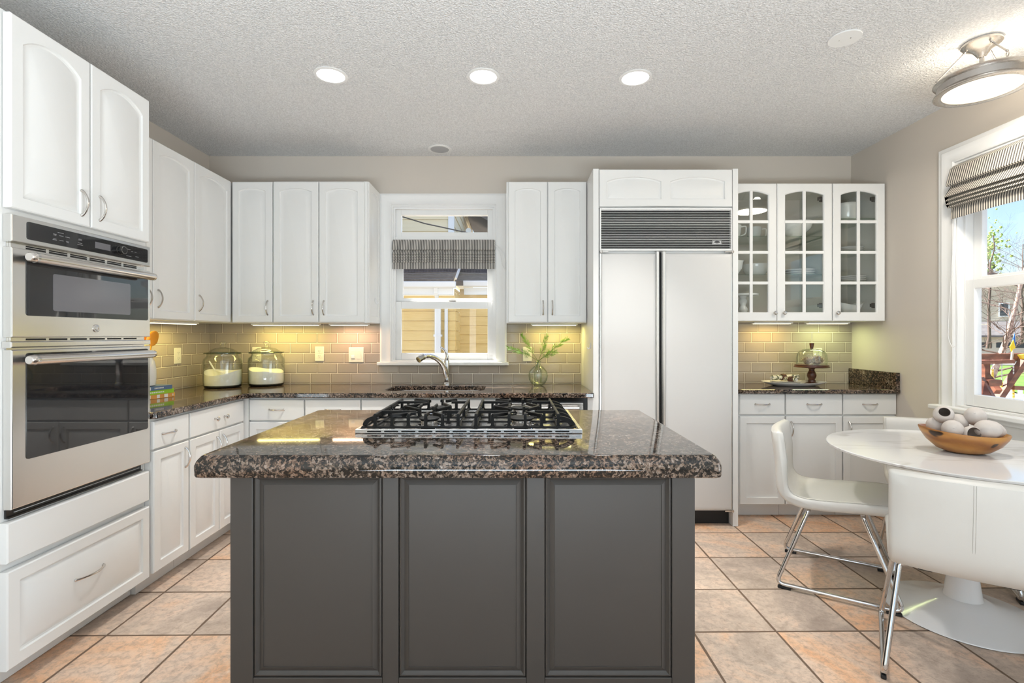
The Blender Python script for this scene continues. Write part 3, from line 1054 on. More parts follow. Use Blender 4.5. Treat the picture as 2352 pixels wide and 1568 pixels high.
# ------------------------------------------------------------------ island
r = thing('kitchen_island', (-.17, 2.13, .001), 'charcoal-brown island with three raised panels on its near face', 'island')
F = back_frame(1.66)
ix0, ix1 = -.942, .607
bm = bx(ix0, ix1, 1.682, 2.53, .10, .8415)
box(bm, ix0 + .04, ix1 - .04, 1.74, 2.47, .001, .10)
obj('carcass', bm, M['island'], r, 0)
bm = B()
pz0, pz1 = .16, .834
PX = ((-.866, -.435), (-.381, .045), (.106, .530))
us = [ix0] + [q for p in PX for q in p] + [ix1]
for k in range(0, 8, 2): fbox(bm, F, us[k], us[k + 1], .10, .8415, 0, -.0215)
for a, b in PX:
    fbox(bm, F, a, b, pz1, .8415, 0, -.0215)
    fbox(bm, F, a, b, .10, pz0, 0, -.0215)
obj('face_frame', bm, M['island'], r, 0, bev=.003)
for a, b in PX:
    L = []
    for dd, n in ((.001, -.020), (.001, -.008), (.004, -.003), (.009, -.001), (.013, -.006), (.018, -.010), (.026, -.006), (.033, -.003), (.034, -.006)):
        L.append([F(p, q, n) for p, q in ((a + dd, pz0 + dd), (b - dd, pz0 + dd), (b - dd, pz1 - dd), (a + dd, pz1 - dd))])
    obj('panel', skin(L), M['island'], r, 25)
# side panels
for X, s in ((ix0, -1), (ix1, 1)):
    Fs = Fr((X, 0, 0), (0, 1, 0), (0, 0, 1), (s, 0, 0))
    for a, b in ((1.72, 2.10), (2.14, 2.52)):
        L = [[Fs(p, q, n) for p, q in ((a + dd, .14 + dd), (b - dd, .14 + dd), (b - dd, .82 - dd), (a + dd, .82 - dd))]
             for dd, n in ((0, .0003), (.004, .006), (.012, .006), (.02, .002), (.05, .005))]
        obj('panel', skin(L), M['island'], r, 25)
# island granite top
x0, x1, y0, y1 = -1.024, .671, 1.588, 2.606
L = []
for ins, z in ((.010, .8425), (.002, .8465), (0, .853), (0, .883), (.004, .895), (.013, .909), (.020, .9135), (.024, .914)):
    L.append([Vector((x, y, z)) for x, y in rrect(x0 + ins, x1 - ins, y0 + ins, y1 - ins, .018, 5)])
bm = B()
loops(bm, L)
o = obj('island_countertop', bm, M['granite'], None, 25, loc=(-.17, 2.1, .8425))
tag(o, 'thick polished granite top with rounded edge lying on the charcoal island', 'countertop')

# ------------------------------------------------------------------ double wall oven
F = left_frame(-1.8455, 1.0255)
r = thing('wall_oven', F(2.09, .645, -.1), 'stainless steel double wall oven set in the tall white cabinet', 'oven')
ya, yb = 1.757, 2.429


def rbox(F, u0, u1, v0, v1, n0, n1, rad):
    return skin([[F(p, q, n) for p, q in rrect(u0, u1, v0, v1, rad)] for n in (n0, n1)])


def plate_loop(F, u0, u1, v0, v1, n0, n1, e=.004):
    return skin([[F(p, q, n) for p, q in ((u0 + d, v0 + d), (u1 - d, v0 + d), (u1 - d, v1 - d), (u0 + d, v1 - d))] for d, n in ((0, n0), (0, n1 - e), (e * .3, n1 - e * .3), (e, n1))])
obj('chassis', fbox(B(), F, ya + .012, yb - .004, .650, 1.722, .0005, .002), M['steel'], r, 0)
cp = obj('control_panel', plate_loop(F, ya, yb, 1.633, 1.729, .0025, .034), M['steel'], r, 0)
Fc = left_frame(-1.8455 + .034, 1.0255)
obj('display', rbox(Fc, ya + .055, yb - .020, 1.650, 1.714, .0002, .0022, .008), M['blackglass'], cp, 30)
obj('screen', fbox(B(), Fc, 2.105, 2.185, 1.669, 1.696, .0023, .003), M['screen'], cp, 0)
bm = lathe(B(), [(.021, .0023), (.021, .004), (.0175, .006), (.0165, .024), (.015, .026), (.001, .0262)], Fc(2.236, 1.682, 0), 24, rot_to(F.N))
kn = obj('knob', bm, M['black'], cp, 40)
obj('knob_ring', lathe(B(), [(.0150, .0258), (.0172, .0258), (.0172, .0245)], Fc(2.236, 1.682, 0), 24, rot_to(F.N), cap=False), M['chrome'], kn, 0)
bm = B()
for (u, v, w) in ((1.945, 1.699, .026), (1.92, 1.690, .014), (1.92, 1.686, .012), (1.948, 1.688, .018), (1.975, 1.688, .020), (1.92, 1.672, .013), (1.92, 1.668, .018),
                  (1.948, 1.670, .018), (1.975, 1.671, .014), (1.975, 1.667, .010), (2.032, 1.692, .014), (2.032, 1.688, .018), (2.032, 1.676, .020), (2.032, 1.669, .026),
                  (2.29, 1.695, .02), (2.31, 1.688, .012), (2.33, 1.688, .012), (2.29, 1.664, .03), (2.34, 1.668, .02)):
    fbox(bm, Fc, u - w / 2, u + w / 2, v - .0009, v + .0009, .0023, .0026)
obj('touch_legend', bm, M['legend'], cp, 0)


def oven_door(v0, v1, g0, g1, hz, badge):
    d = obj('oven_door', plate_loop(F, ya, yb, v0, v1, .0025, .034), M['steel'], r, 0)
    obj('door_glass', rbox(Fc, ya + .052, yb - .018, g0, g1, .0002, .0025, .010), M['blackglass'], d, 30)
    if v1 > 1.5:
        obj('viewing_window', rbox(Fc, ya + .155, yb - .13, g0 + .022, g1 - .062, .0026, .0031, .008), M['screen'], d, 30)
    pts = [Fc(u, hz, .048) for u in (ya + .014, ya + .018, ya + .035, yb - .058, yb - .042, yb - .038)]
    h = obj('handle', tube(B(), pts, [.014, .0175, .0185, .0185, .0175, .014], 20), M['steel_h'], d, 40)
    bm = B()
    for u in (ya + .068, yb - .06): fbox(bm, Fc, u - .010, u + .010, hz - .011, hz + .011, .0027, .040)
    obj('bracket', bm, M['black'], h, 0)
    obj('end_collar', tube(B(), [Fc(ya + .034, hz, .048), Fc(ya + .044, hz, .048)], .0189, 20), M['chrome'], h, 40)
    if badge:
        bm = lathe(B(), [(.017, 0), (.017, .0025), (.0155, .0032), (.0001, .0032)], Fc(badge[0], badge[1], .0002), 28, rot_to(F.N))
        b_ = obj('badge', bm, M['nickel'], d, 40)
        bm = B()
        ring = [Fc(badge[0] + .0135 * math.cos(q), badge[1] + .0135 * math.sin(q), .0036) for q in [2 * math.pi * k / 24 for k in range(24)]]
        tube(bm, ring, .0006, 6, closed=True)
        for pts in ([(-.002, .006), (-.006, .004), (-.007, -.001), (-.004, -.005), (-.001, -.003), (-.001, .001), (-.004, .000)],
                    [(.006, .005), (.003, .006), (.001, .003), (.004, .001), (.001, -.002), (.003, -.006), (.007, -.003)],
                    [(-.009, .009), (-.003, .0105), (.004, .0095)], [(-.008, -.009), (0, -.0108), (.008, -.0085)]):
            tube(bm, arc_pts([Fc(badge[0] + p, badge[1] + q, .0036) for p, q in pts], .003, 3), .0007, 6)
        obj('monogram', bm, M['silver'], b_, 0)
    return d


oven_door(1.293, 1.612, 1.372, 1.598, 1.580, (2.113, 1.330))
oven_door(.684, 1.248, .85, 1.236, 1.212, None)
obj('trim_strip', plate_loop(F, ya - .004, yb + .001, 1.256, 1.278, .0025, .036), M['steel'], r, 0)
bm = fbox(B(), F, ya + .02, yb - .01, 1.2795, 1.2915, .0025, .010)
for bm, rows in ((bm, ((1.2818, 1.2885),)), (fbox(B(), F, ya + .02, yb - .01, 1.614, 1.631, .0025, .010), ((1.6165, 1.6225), (1.6245, 1.6295)))):
    vs_ = obj('vent_strip', bm, M['steel'], r, 0)
    bm = B()
    for v0, v1 in rows:
        for k in range(6):
            u = ya + .075 + k * .092
            fbox(bm, F, u, u + .078, v0, v1, .0101, .0108)
    obj('vent_slots', bm, M['shadow_gap'], vs_, 0)
bm = fbox(B(), F, ya + .004, yb - .03, .6505, .682, .0025, .010)
fbox(bm, F, ya + .004, yb - .03, .6505, .656, .010, .018)
vl = obj('lower_vent', bm, M['black'], r, 0)
obj('vent_bar', fbox(B(), F, ya + .03, yb - .045, .666, .6685, .0101, .014), M['lead'], vl, 0)

# ------------------------------------------------------------------ cooktop on the island
zt = .9145
cx0, cx1, cy0, cy1 = -.620, .273, 1.958, 2.492
r = thing('gas_cooktop', ((cx0 + cx1) / 2, (cy0 + cy1) / 2, zt), 'stainless steel gas cooktop let into the island granite, four burners', 'cooktop')
bm = B()
for q in ((cx0, cx1, cy0, cy0 + .012, zt, zt + .0165), (cx0, cx1, cy1 - .012, cy1, zt, zt + .0165), (cx0, cx0 + .012, cy0 + .012, cy1 - .012, zt, zt + .0165),
          (cx1 - .012, cx1, cy0 + .012, cy1 - .012, zt, zt + .0165), (cx0 + .012, cx1 - .012, cy0 + .012, cy1 - .012, zt, zt + .008)):
    box(bm, *q)
obj('steel_pan', bm, M['steel'], r, 0, bev=.0015)
bm = B()
Fk = back_frame(cy0)
for k in range(12):
    u = cx0 + .047 + k * .0672
    loops(bm, [[Fk(p, q, n) for p, q in rrect(u, u + .056, zt + .0055, zt + .0115, .0029, 4)] for n in (.0002, .0008)])
obj('vent_slots', bm, M['black'], r, 0)
for bxx, byy, br in ((-.347, 2.07, .042), (-.347, 2.375, .048), (.036, 2.08, .052), (.036, 2.375, .044)):
    bm = lathe(B(), [(br * 1.45, .0085), (br * 1.42, .013), (br * 1.05, .016), (br * .95, .012)], (bxx, byy, zt), 32)
    ring = obj('drip_ring', bm, M['chrome'], r, 40)
    bm = lathe(B(), [(br * .82, .0125), (br * .78, .022), (br * .86, .034), (br * .80, .036)], (bxx, byy, zt), 32)
    obj('burner_head', bm, M['nickel'], r, 40)
    bm = lathe(B(), [(br * .84, .0365), (br, .039), (br, .044), (br * .9, .0465), (.001, .047)], (bxx, byy, zt), 32)
    obj('burner_cap', bm, M['iron'], r, 40)


def bar(bm, p, q, w, h):
    """upright rectangular bar from p to q, w wide and h deep (below the line)"""
    p, q = Vector(p), Vector(q)
    d = (q - p)
    s = Vector((d.y, -d.x, 0))
    s = s.normalized() * (w / 2) if s.length > 1e-6 else Vector((w / 2, 0, 0))
    hh = Vector((0, 0, h))
    loops(bm, [[e - s - hh, e + s - hh, e + s * 1.0 - hh * .15, e + s * .6, e - s * .6, e - s * 1.0 - hh * .15] for e in (p, q)])


GT = 'cast-iron burner grates'
zb, ztop = zt + .0172, .9885


def grate(side, rear, label):
    posts = [-.548, -.481, -.416, -.347, -.280, -.218] if side < 0 else [-.147, -.081, -.015, .049, .114, .181]
    y0, y1 = (1.978, 2.222) if not rear else (2.227, 2.472)
    xin = -.1565 if side < 0 else -.1545
    xout = -.602 if side < 0 else .252
    bc = (-.347 if side < 0 else .036, (2.07 if side < 0 else 2.08) if not rear else 2.375)
    bm = B()
    xa, xb = min(xin, xout), max(xin, xout)
    # base frame
    for y in (y0 + .007, y1 - .007):
        box(bm, xa, xb, y - .006, y + .006, zb, zb + .007)
    for x in (xa + .006, xb - .006):
        box(bm, x - .006, x + .006, y0 + .013, y1 - .013, zb, zb + .007)
    # posts with flared feet
    for i, x in enumerate(posts):
        for y, s in ((y0 + .007, 1), (y1 - .007, -1)):
            loops(bm, [[Vector((x + a * w, y + b * .0055, z)) for a, b in ((-1, -1), (1, -1), (1, 1), (-1, 1))] for w, z in ((.0105, zb + .0071), (.0062, zb + .012), (.0058, ztop - .012), (.0055, ztop - .004))])
            if i in (1, 2, 3, 4):
                e = Vector((bc[0], bc[1], ztop))
                p = Vector((x, y - s * .005, ztop))
                if i in (1, 4):
                    q = p + (e - p) * .62
                else:
                    q = Vector((x, y + s * .045, ztop))
                bar(bm, p, q, .010, .013)
    # side rails along the depth and cross fingers
    for x, s in ((posts[0], 1), (posts[5], -1)):
        bar(bm, (x, y0 + .002, ztop), (x, y1 - .002, ztop), .011, .014)
        bar(bm, (x, bc[1], ztop), (x + s * (abs(bc[0] - x) - .055), bc[1], ztop), .010, .013)
        ym = bc[1]
        loops(bm, [[Vector((x + s * .05 + a * w, ym + b * .005, z)) for a, b in ((-1, -1), (1, -1), (1, 1), (-1, 1))] for w, z in ((.010, zb + .002), (.0055, zb + .014), (.0055, ztop - .0125))])
    for x in (posts[0], posts[5]):
        bar(bm, (x, y0 + .013, zb + .0101), (x, y1 - .013, zb + .0101), .010, .008)
    bar(bm, (xa + .012, (y0 + y1) / 2, zb + .0101), (xb - .012, (y0 + y1) / 2, zb + .0101), .010, .008)
    # curved outer wings
    for k in range(3):
        y = y0 + .012 + (y1 - y0 - .024) * k / 2
        xp = posts[0] if side < 0 else posts[5]
        xo = xa + .004 if side < 0 else xb - .004
        prof = []
        for j in range(9):
            t = j / 8
            prof.append((xo + (xp - xo) * (1 - math.cos(t * math.pi / 2)), zb + .010 + (ztop - .010 - zb - .010) * math.sin(t * math.pi / 2)))
        in_ = [(x + (xp - xo) * .28, z - .011) for x, z in prof[::-1]]
        in_[-1] = (in_[-1][0], zb + .0101)
        for a in range(8):
            u, v = prof[a], prof[a + 1]
            m0, m1 = in_[8 - a], in_[7 - a]
            loops(bm, [[Vector((p[0], y + e, p[1])) for p in (u, v, m1, m0)] for e in (-.006, .006)])
    o = obj('burner_grate', bm, M['iron'], None, 0, loc=(bc[0], bc[1], zb))
    tag(o, label, 'grate', GT)


grate(-1, False, 'black cast-iron grate at the front of the cooktop, on the oven side')
grate(-1, True, 'black cast-iron grate at the rear of the cooktop, on the oven side')
grate(1, False, 'black cast-iron grate at the front of the cooktop, on the refrigerator side')
grate(1, True, 'black cast-iron grate at the rear of the cooktop, on the refrigerator side')

# ------------------------------------------------------------------ outlets, switches, strip lights, hooks
GO = 'ivory wall outlets'


def outlet(F, u, v, label, two=True, w=.036, h=.058, toggles=False):
    r = thing('wall_switch' if toggles else 'wall_outlet', F(u, v, 0), label, 'switch' if toggles else 'outlet', None if toggles else GO)
    L = [[F(p, q, n) for p, q in rrect(u - w + d, u + w - d, v - h + d, v + h - d, .004, 3)] for d, n in ((0, .0003), (0, .003), (.003, .0055))]
    obj('cover_plate', skin(L), M['plate'], r, 30)
    if toggles:
        for du in (-.024, .024):
            fb = fbox(B(), F, u + du - .0165, u + du + .0165, v - .033, v + .033, .0056, .0075)
            rk = obj('rocker', fb, M['plate'], r, 0, bev=.002)
            if du > 0:
                bm = B()
                for k in range(6): fbox(bm, F, u + du - .012, u + du + .012, v + .006 + k * .004, v + .008 + k * .004, .0076, .0085)
                obj('grip_ribs', bm, M['plate'], rk, 0)
            else:
                obj('paddle', fbox(B(), F, u + du - .014, u + du + .014, v - .028, v - .002, .0076, .0125), M['white_plastic'], rk, 0, bev=.002)
    else:
        for s in (1, -1):
            L = [[F(p, q, n) for p, q in rrect(u - .0165, u + .0165, v + s * .0195 - .0135, v + s * .0195 + .0135, .006, 4)] for n in (.0056, .0075)]
            so = obj('socket', skin(L), M['plate'], r, 30)
            bm = B()
            for du in (-.0065, .0065): fbox(bm, F, u + du - .0012, u + du + .0012, v + s * .0195, v + s * .0195 + .008, .0076, .0078)
            lathe(bm, [(.0024, .0076), (.0024, .0078)], F(u, v + s * .0195 - .006, 0), 10, rot_to(F.N))
            obj('slots', bm, M['ink'], so, 0)
    obj('screw', lathe(B(), [(.003, .0056), (.003, .0062)], F(u, v, 0) if not toggles else F(u, v + .045, 0), 10, rot_to(F.N)), M['silver'], r, 0)


FT = back_frame(WB - ts - .0005)
FTl = left_frame(WL + ts + .0005)
outlet(FTl, 3.605, 1.152, 'ivory outlet on the left tiled wall near the stack of cookbooks')
outlet(FT, -2.05, 1.148, 'ivory outlet hidden partly behind the right glass flour jar')
outlet(FT, -1.548, 1.152, 'ivory outlet on the back tiles between flour jar and light switch')
outlet(FT, -1.254, 1.145, 'ivory double switch plate on the tiles beside the sink window', toggles=True, w=.060, h=.060)
outlet(FT, .115, 1.150, 'ivory outlet behind the fern sprigs and vase')
outlet(FT, 2.438, 1.140, 'ivory outlet behind the glass-domed cake stand')

GL = 'strip lights under the wall cabinets'


def strip(x0, x1, y0, y1, z, c, e, label, fixt=True):
    r = thing('strip_light', ((x0 + x1) / 2, (y0 + y1) / 2, z - .0125), label, 'light', GL)
    obj('housing', bx(x0, x1, y0, y1, z - .012, z - .0005), M['white_plastic'], r, 0, bev=.002)
    obj('diffuser', bx(x0 + .012, x1 - .012, y0 + .008, y1 - .008, z - .0165, z - .0125), M['tubelight'], r, 0)
    lx, ly = x1 - x0 - .03, y1 - y0 - .02
    lamp('strip_lamp', 'AREA', ((x0 + x1) / 2, (y0 + y1) / 2, z - .02), e, c, (0, 0, 0), shape='RECTANGLE', size=lx, size_y=ly)


zu = ZU0
strip(-2.30, -2.235, 2.60, 3.05, zu, (1, .80, .22), 1.66, 'strip light under the left wall cabinets, nearer the oven cabinet')
strip(-2.30, -2.235, 3.10, 3.55, zu, (1, .80, .22), 1.66, 'strip light under the left wall cabinets, nearer the corner')
strip(-2.02, -1.50, 3.84, 3.90, zu, (1, .80, .20), 2.04, 'strip light above the glass flour jars')
strip(-1.42, -1.12, 3.84, 3.90, zu, (1, .62, .38), 1.66, 'strip light above the ivory double switch')
strip(.14, .50, 3.84, 3.90, zu, (1, .84, .22), 1.53, 'strip light above the fern sprigs')
strip(1.86, 2.16, 3.84, 3.90, GZ0, (1, .72, .20), 1.15, 'strip light under the two-door glass cabinet')
strip(2.28, 2.60, 3.84, 3.90, GZ0, (.86, 1, .42), 1.15, 'strip light under the single-door glass cabinet')


def hook(F, u, v, label):
    r = thing('adhesive_hook', F(u, v, 0), label, 'hook')
    obj('pad', skin([[F(p, q, n) for p, q in rrect(u - .009, u + .009, v - .014, v + .024, .006, 4)] for n in (.0004, .004)]), M['white_plastic'], r, 30)
    obj('hook_arm', tube(B(), arc_pts([F(u, v + .005, .0042), F(u, v - .014, .006), F(u, v - .022, .018), F(u, v - .008, .024)], .012, 4), .0035, 8), M['white_plastic'], r, 40)


hook(left_frame(-1.0605), 3.842, 1.565, 'small white hook on the cabinet side facing the sink window')
hook(Fr((.546, 0, 0), (0, 1, 0), (0, 0, 1), (-1, 0, 0)), 3.50, 1.225, 'small white hook on the refrigerator surround above the worktop end')

# ------------------------------------------------------------------ glass jars with flour
def jar(cx, cy, label):
    r = thing('glass_jar', (cx, cy, ZC + .0005), label, 'jar', 'glass flour jars')
    z = ZC + .0005
    outer = [(.100, 0), (.118, .003), (.128, .016), (.130, .05), (.130, .195), (.126, .212), (.112, .228), (.106, .240), (.108, .247)]
    inner = [(.102, .247), (.100, .240), (.106, .228), (.119, .211), (.124, .195), (.124, .05), (.122, .018), (.108, .009), (.001, .009)]
    obj('jar_body', lathe(B(), [(.001, 0)] + outer + inner, (cx, cy, z), 48), M['glass'], r, 50)
    obj('jar_base', lathe(B(), [(.088, .0003), (.100, .0003), (.120, .0045), (.1245, .0095), (.1235, .0100), (.105, .0036), (.088, .0020)], (cx, cy, z - .0002), 40, cap=False), M['shadow_gap'], r, 40)
    prof = [(.001, .2485), (.100, .2485), (.120, .2495), (.123, .253), (.120, .2575), (.098, .262), (.088, .272), (.060, .287), (.026, .294), (.015, .300), (.013, .308), (.020, .316), (.024, .326), (.020, .336), (.010, .341), (.001, .342)]
    ld = obj('lid', lathe(B(), prof, (cx, cy, z), 48), M['glass'], r, 50)
    obj('lid_rim', lathe(B(), [(.1232, .2490), (.1262, .2510), (.1262, .2560), (.1232, .2580), (.1232, .2490)], (cx, cy, z), 48, cap=False), M['rimglass'], ld, 40)
    return r


def flour(cx, cy, f, label):
    z0 = ZC + .010
    bm = B()
    L = []
    n = 40
    for rr, z in ((.001, .0008), (.106, .0008), (.1195, .009), (.1225, .03)):
        L.append([Vector((cx + rr * math.cos(q), cy + rr * math.sin(q), z0 + z)) for q in [2 * math.pi * k / n for k in range(n)]])
    for rr in (.1225, .10, .075, .05, .025, .004):
        L.append([Vector((cx + rr * math.cos(q), cy + rr * math.sin(q), z0 + f(rr / .1225 * math.cos(q), rr / .1225 * math.sin(q)))) for q in [2 * math.pi * k / n for k in range(n)]])
    loops(bm, L)
    o = obj('flour', bm, M['flour'], None, 50, loc=(cx, cy, z0))
    tag(o, label, 'flour', None, 'stuff')


J1, J2 = (-2.165, 3.722), (-1.906, 3.856)
jar(*J1, 'glass jar holding flour and a scoop, standing in the worktop corner')
jar(*J2, 'glass jar of flour without a scoop, in front of the ivory outlet')
flour(*J1, lambda u, v: .098 + .022 * u * u - .034 * math.exp(-((u + .25) ** 2 + (v + .3) ** 2) * 5) + .012 * v, 'white flour with a scooped hollow, inside the corner glass jar')
flour(*J2, lambda u, v: .108 - .016 * u + .006 * math.sin(4 * u) + .004 * v, 'white flour sloping down to one side, inside the glass jar nearer the switches')
r = thing('scoop', (J1[0] - .045, J1[1] - .03, ZC + .10), 'pale scoop stuck handle-up in the flour of the corner jar', 'scoop')
hx, hy, hz = J1[0] - .02, J1[1] - .04, ZC + .098
obj('handle', tube(B(), [(hx - .058, hy, hz + .098), (hx - .05, hy, hz + .085), (hx - .012, hy, hz + .022)], [.005, .0055, .005], 8), M['white_plastic'], r, 40)
bm = B()
L = []
for t, w, dp in ((0, .008, .004), (.25, .022, .012), (.6, .027, .016), (1, .024, .010)):
    c0 = Vector((hx - .012 + .062 * t, hy, hz + .022 - .018 * t))
    L.append([c0 + Vector((0, w * math.cos(q), -dp * math.sin(q) * .9 + .012)) for q in [math.pi * k / 8 for k in range(9)]] +
             [c0 + Vector((0, (w - .002) * math.cos(q), -(dp - .002) * math.sin(q) * .9 + .012)) for q in [math.pi * (8 - k) / 8 for k in range(9)]])
loops(bm, L)
obj('bowl', bm, M['plate'], r, 40)

# ------------------------------------------------------------------ cookbooks, crock, spatulas
def book(z, h, y1, dy, c, label, marks):
    g = paint('book_' + label.split()[0], c, .45, .04)
    A = Matrix.Rotation(R(-13), 4, 'Z')
    x_s, L_, D_ = -2.160, .245, .19
    piv = Vector((-2.14, 3.157, z))
    def Q(d, l, zz):       # d from the spine inwards (-X), l from the far end towards the camera
        v = A @ Vector((-d, -l, 0))
        return Vector((piv.x + v.x, y1 + v.y, zz))
    r = thing('cookbook', Q(D_ / 2, L_ / 2, z), label, 'book', 'cookbooks stacked at the end of the left worktop')
    bm = B()
    for (d0, d1, z0, z1) in ((0, D_, z, z + .0025), (0, D_, z + h - .0025, z + h), (0, .003, z + .0025, z + h - .0025)):
        loops(bm, [[Q(d0, l, zz) for l, zz in ((0, z0), (L_, z0), (L_, z1), (0, z1))], [Q(d1, l, zz) for l, zz in ((0, z0), (L_, z0), (L_, z1), (0, z1))]])
    obj('cover', bm, g, r, 0)
    bm = skin([[Q(d, l, zz) for l, zz in ((.004, z + .0026), (L_ - .004, z + .0026), (L_ - .004, z + h - .0026), (.004, z + h - .0026))] for d in (.0035, D_ - .004)])
    obj('pages', bm, M['porcelain'], r, 0)
    bm = B()
    for l0, l1, za, zb_, in marks:
        loops(bm, [[Q(d, l, zz) for l, zz in ((l0, z + h * za), (l1, z + h * za), (l1, z + h * zb_), (l0, z + h * zb_))] for d in (-.0008, -.0001)])
    obj('spine_print', bm, M['porcelain'] if c[2] > .1 or c[1] > .3 else M['ink'], r, 0)


zz = ZC + .0008
book(zz, .0255, 3.157, .25, (.72, .34, .08), 'orange checked cookbook at the bottom of the stack', [(.012, .018, .25, .75), (.05, .075, .1, .9), (.105, .125, .1, .9), (.165, .19, .1, .9)])
book(zz + .0258, .0255, 3.148, .25, (.33, .62, .03), 'lime green cookbook in the middle of the stack', [(.07 + .012 * k, .078 + .012 * k, .35, .65) for k in range(9)])
book(zz + .0516, .0245, 3.132, .25, (.10, .17, .30), 'slate blue cookbook on top of the stack', [(.06 + .009 * k, .066 + .009 * k, .35, .68) for k in range(7)] + [(.145, .168, .12, .9)])
zt2 = zz + .0764
cc = (-2.275, 3.015)
r = thing('utensil_crock', (*cc, zt2), 'white dome-shouldered crock standing on the stacked cookbooks', 'crock')
obj('crock_body', lathe(B(), [(.001, .0003), (.080, .0003), (.094, .006), (.098, .05), (.098, .10), (.090, .15), (.070, .19), (.062, .20), (.057, .20), (.062, .188), (.084, .145), (.092, .10), (.092, .05), (.088, .012), (.001, .008)], (*cc, zt2), 40), M['porcelain'], r, 50)


def spatula(dx, dy, top, lean, label, w=.03):
    p0 = Vector((cc[0] + dx, cc[1] + dy, zt2 + .03))
    p1 = Vector((cc[0] + dx + lean[0], cc[1] + dy + lean[1], zt2 + top))
    d = (p1 - p0).normalized()
    r = thing('spatula', p0, label, 'utensil', 'orange utensils in the white crock')
    neck = p0 + (p1 - p0) * .70
    obj('handle', tube(B(), [p0, neck], .005, 8), M['orange'], r, 40)
    s = Vector((.35, .94, 0)).cross(d).cross(d).normalized()
    nrm = s.cross(d)
    L = []
    for t, ww in ((0, .006), (.12, .7 * w), (.35, w), (.7, w * .98), (.92, w * .7), (1, .25 * w)):
        c0 = neck + (p1 - neck) * t
        L.append([c0 + s * ww * math.cos(q) + nrm * .005 * math.sin(q) + nrm * .006 * (1 - (2 * t - 1) ** 2) for q in [2 * math.pi * k / 12 for k in range(12)]])
    obj('blade', skin(L), M['orange'], r, 50)


spatula(.012, .018, .335, (.035, .075), 'orange spoon-shaped utensil leaning to the tiles in the white crock', .034)
spatula(-.015, -.005, .35, (.02, .055), 'orange spatula standing behind the spoon in the white crock', .03)

# ------------------------------------------------------------------ vase with fern sprigs
vx, vy = .195, 3.852
r = thing('bud_vase', (vx, vy, ZC + .0005), 'round pale green glass vase with a narrow neck by the refrigerator', 'vase')
pr = [(.001, 0), (.030, 0), (.052, .012), (.072, .045), (.0765, .075), (.068, .110), (.043, .140), (.022, .155), (.0195, .172), (.021, .184), (.030, .190)]
pi_ = [(.028, .1885), (.018, .182), (.0165, .172), (.019, .156), (.040, .138), (.065, .109), (.0735, .075), (.069, .046), (.050, .016), (.028, .005), (.001, .005)]
obj('vase_body', lathe(B(), pr + pi_, (vx, vy, ZC + .0005), 40), M['greenglass'], r, 50)


def sprig(tip, base, label, n=34, seed=1, bend=(0, 0, 0)):
    rnd = random.Random(seed)
    p0 = Vector((vx + base[0], vy + base[1], ZC + .02))
    pn = Vector((vx + base[0] * .1, vy + base[1] * .1, ZC + .184))
    p3 = Vector(tip)
    pm = (pn * .5 + p3 * .5) + Vector(bend)
    path = [p0, (p0 + pn) / 2 + Vector((base[0] * .3, base[1] * .3, 0)), pn]
    for k in range(1, 11):
        t = k / 10
        path.append(pn * (1 - t) ** 2 + pm * 2 * t * (1 - t) + p3 * t * t)
    r = thing('fern_sprig', pn, label, 'plant', 'fern sprigs in the glass vase')
    obj('stem', tube(B(), path, [.0017] * 3 + [.0016 - .0001 * k for k in range(10)], 6), M['stem'], r, 60)
    bm = B()

    def needle(p, d, ln):
        d = d.normalized()
        s = d.cross(Vector((rnd.uniform(-1, 1), rnd.uniform(-1, 1), rnd.uniform(-1, 1)))).normalized() * ln * .055
        q = s.cross(d)
        a = [bm.verts.new(x) for x in (p + s * .5, p - s * .25 + q * .45, p - s * .25 - q * .45)]
        b = [bm.verts.new(p + d * ln * .55 + x) for x in (s * .8, -s * .4 + q * .7, -s * .4 - q * .7)]
        e = bm.verts.new(p + d * ln)
        for i in range(3):
            j = (i + 1) % 3
            bm.faces.new((a[i], a[j], b[j], b[i]))
            bm.faces.new((b[i], b[j], e))
    axis = path[3:]
    for k in range(n):
        t = .16 + .84 * k / n
        i = min(8, int(t * 9))
        f = t * 9 - i
        p = axis[i].lerp(axis[i + 1], min(1, f))
        d = (axis[i + 1] - axis[i]).normalized()
        side = Vector((rnd.uniform(-1, 1), rnd.uniform(-.7, .7), rnd.uniform(-1, 1)))
        side = (side - d * side.dot(d)).normalized()
        tw = .052 * (1 - .55 * t) * rnd.uniform(.6, 1.1)
        dd = (d * 1.15 + side * .75).normalized()
        e = p + dd * tw
        tube(bm, [p, e], [.0007, .0004], 4)
        for m in range(7):
            u = .25 + .75 * m / 6
            for s in (1, -1):
                sd = dd.cross(side).normalized() * s
                needle(p.lerp(e, u), dd * 1.1 + sd * .8 + side * rnd.uniform(-.5, .5), .017 * rnd.uniform(.7, 1.15))
    obj('needles', bm, M['fern'], r, 0)


def tipat(x, y, Y): return tuple(at(x, y, Y))
sprig(tipat(1168, 800, 3.80), (.03, .0), 'fern sprig arching lowest towards the sink window', 34, 3, (0, 0, .035))
sprig(tipat(1200, 768, 3.86), (.02, .02), 'fern sprig leaning to the window, its tip highest of that side', 30, 5, (-.015, 0, .01))
sprig(tipat(1255, 772, 3.80), (-.01, -.02), 'upright fern sprig in the middle of the vase', 28, 8, (.01, 0, .0))
sprig(tipat(1303, 778, 3.84), (-.03, .01), 'long fern sprig reaching towards the refrigerator', 36, 13, (.01, 0, .02))
sprig(tipat(1277, 808, 3.74), (-.02, -.02), 'short fern sprig under the long one on the refrigerator side', 24, 21, (0, 0, .02))

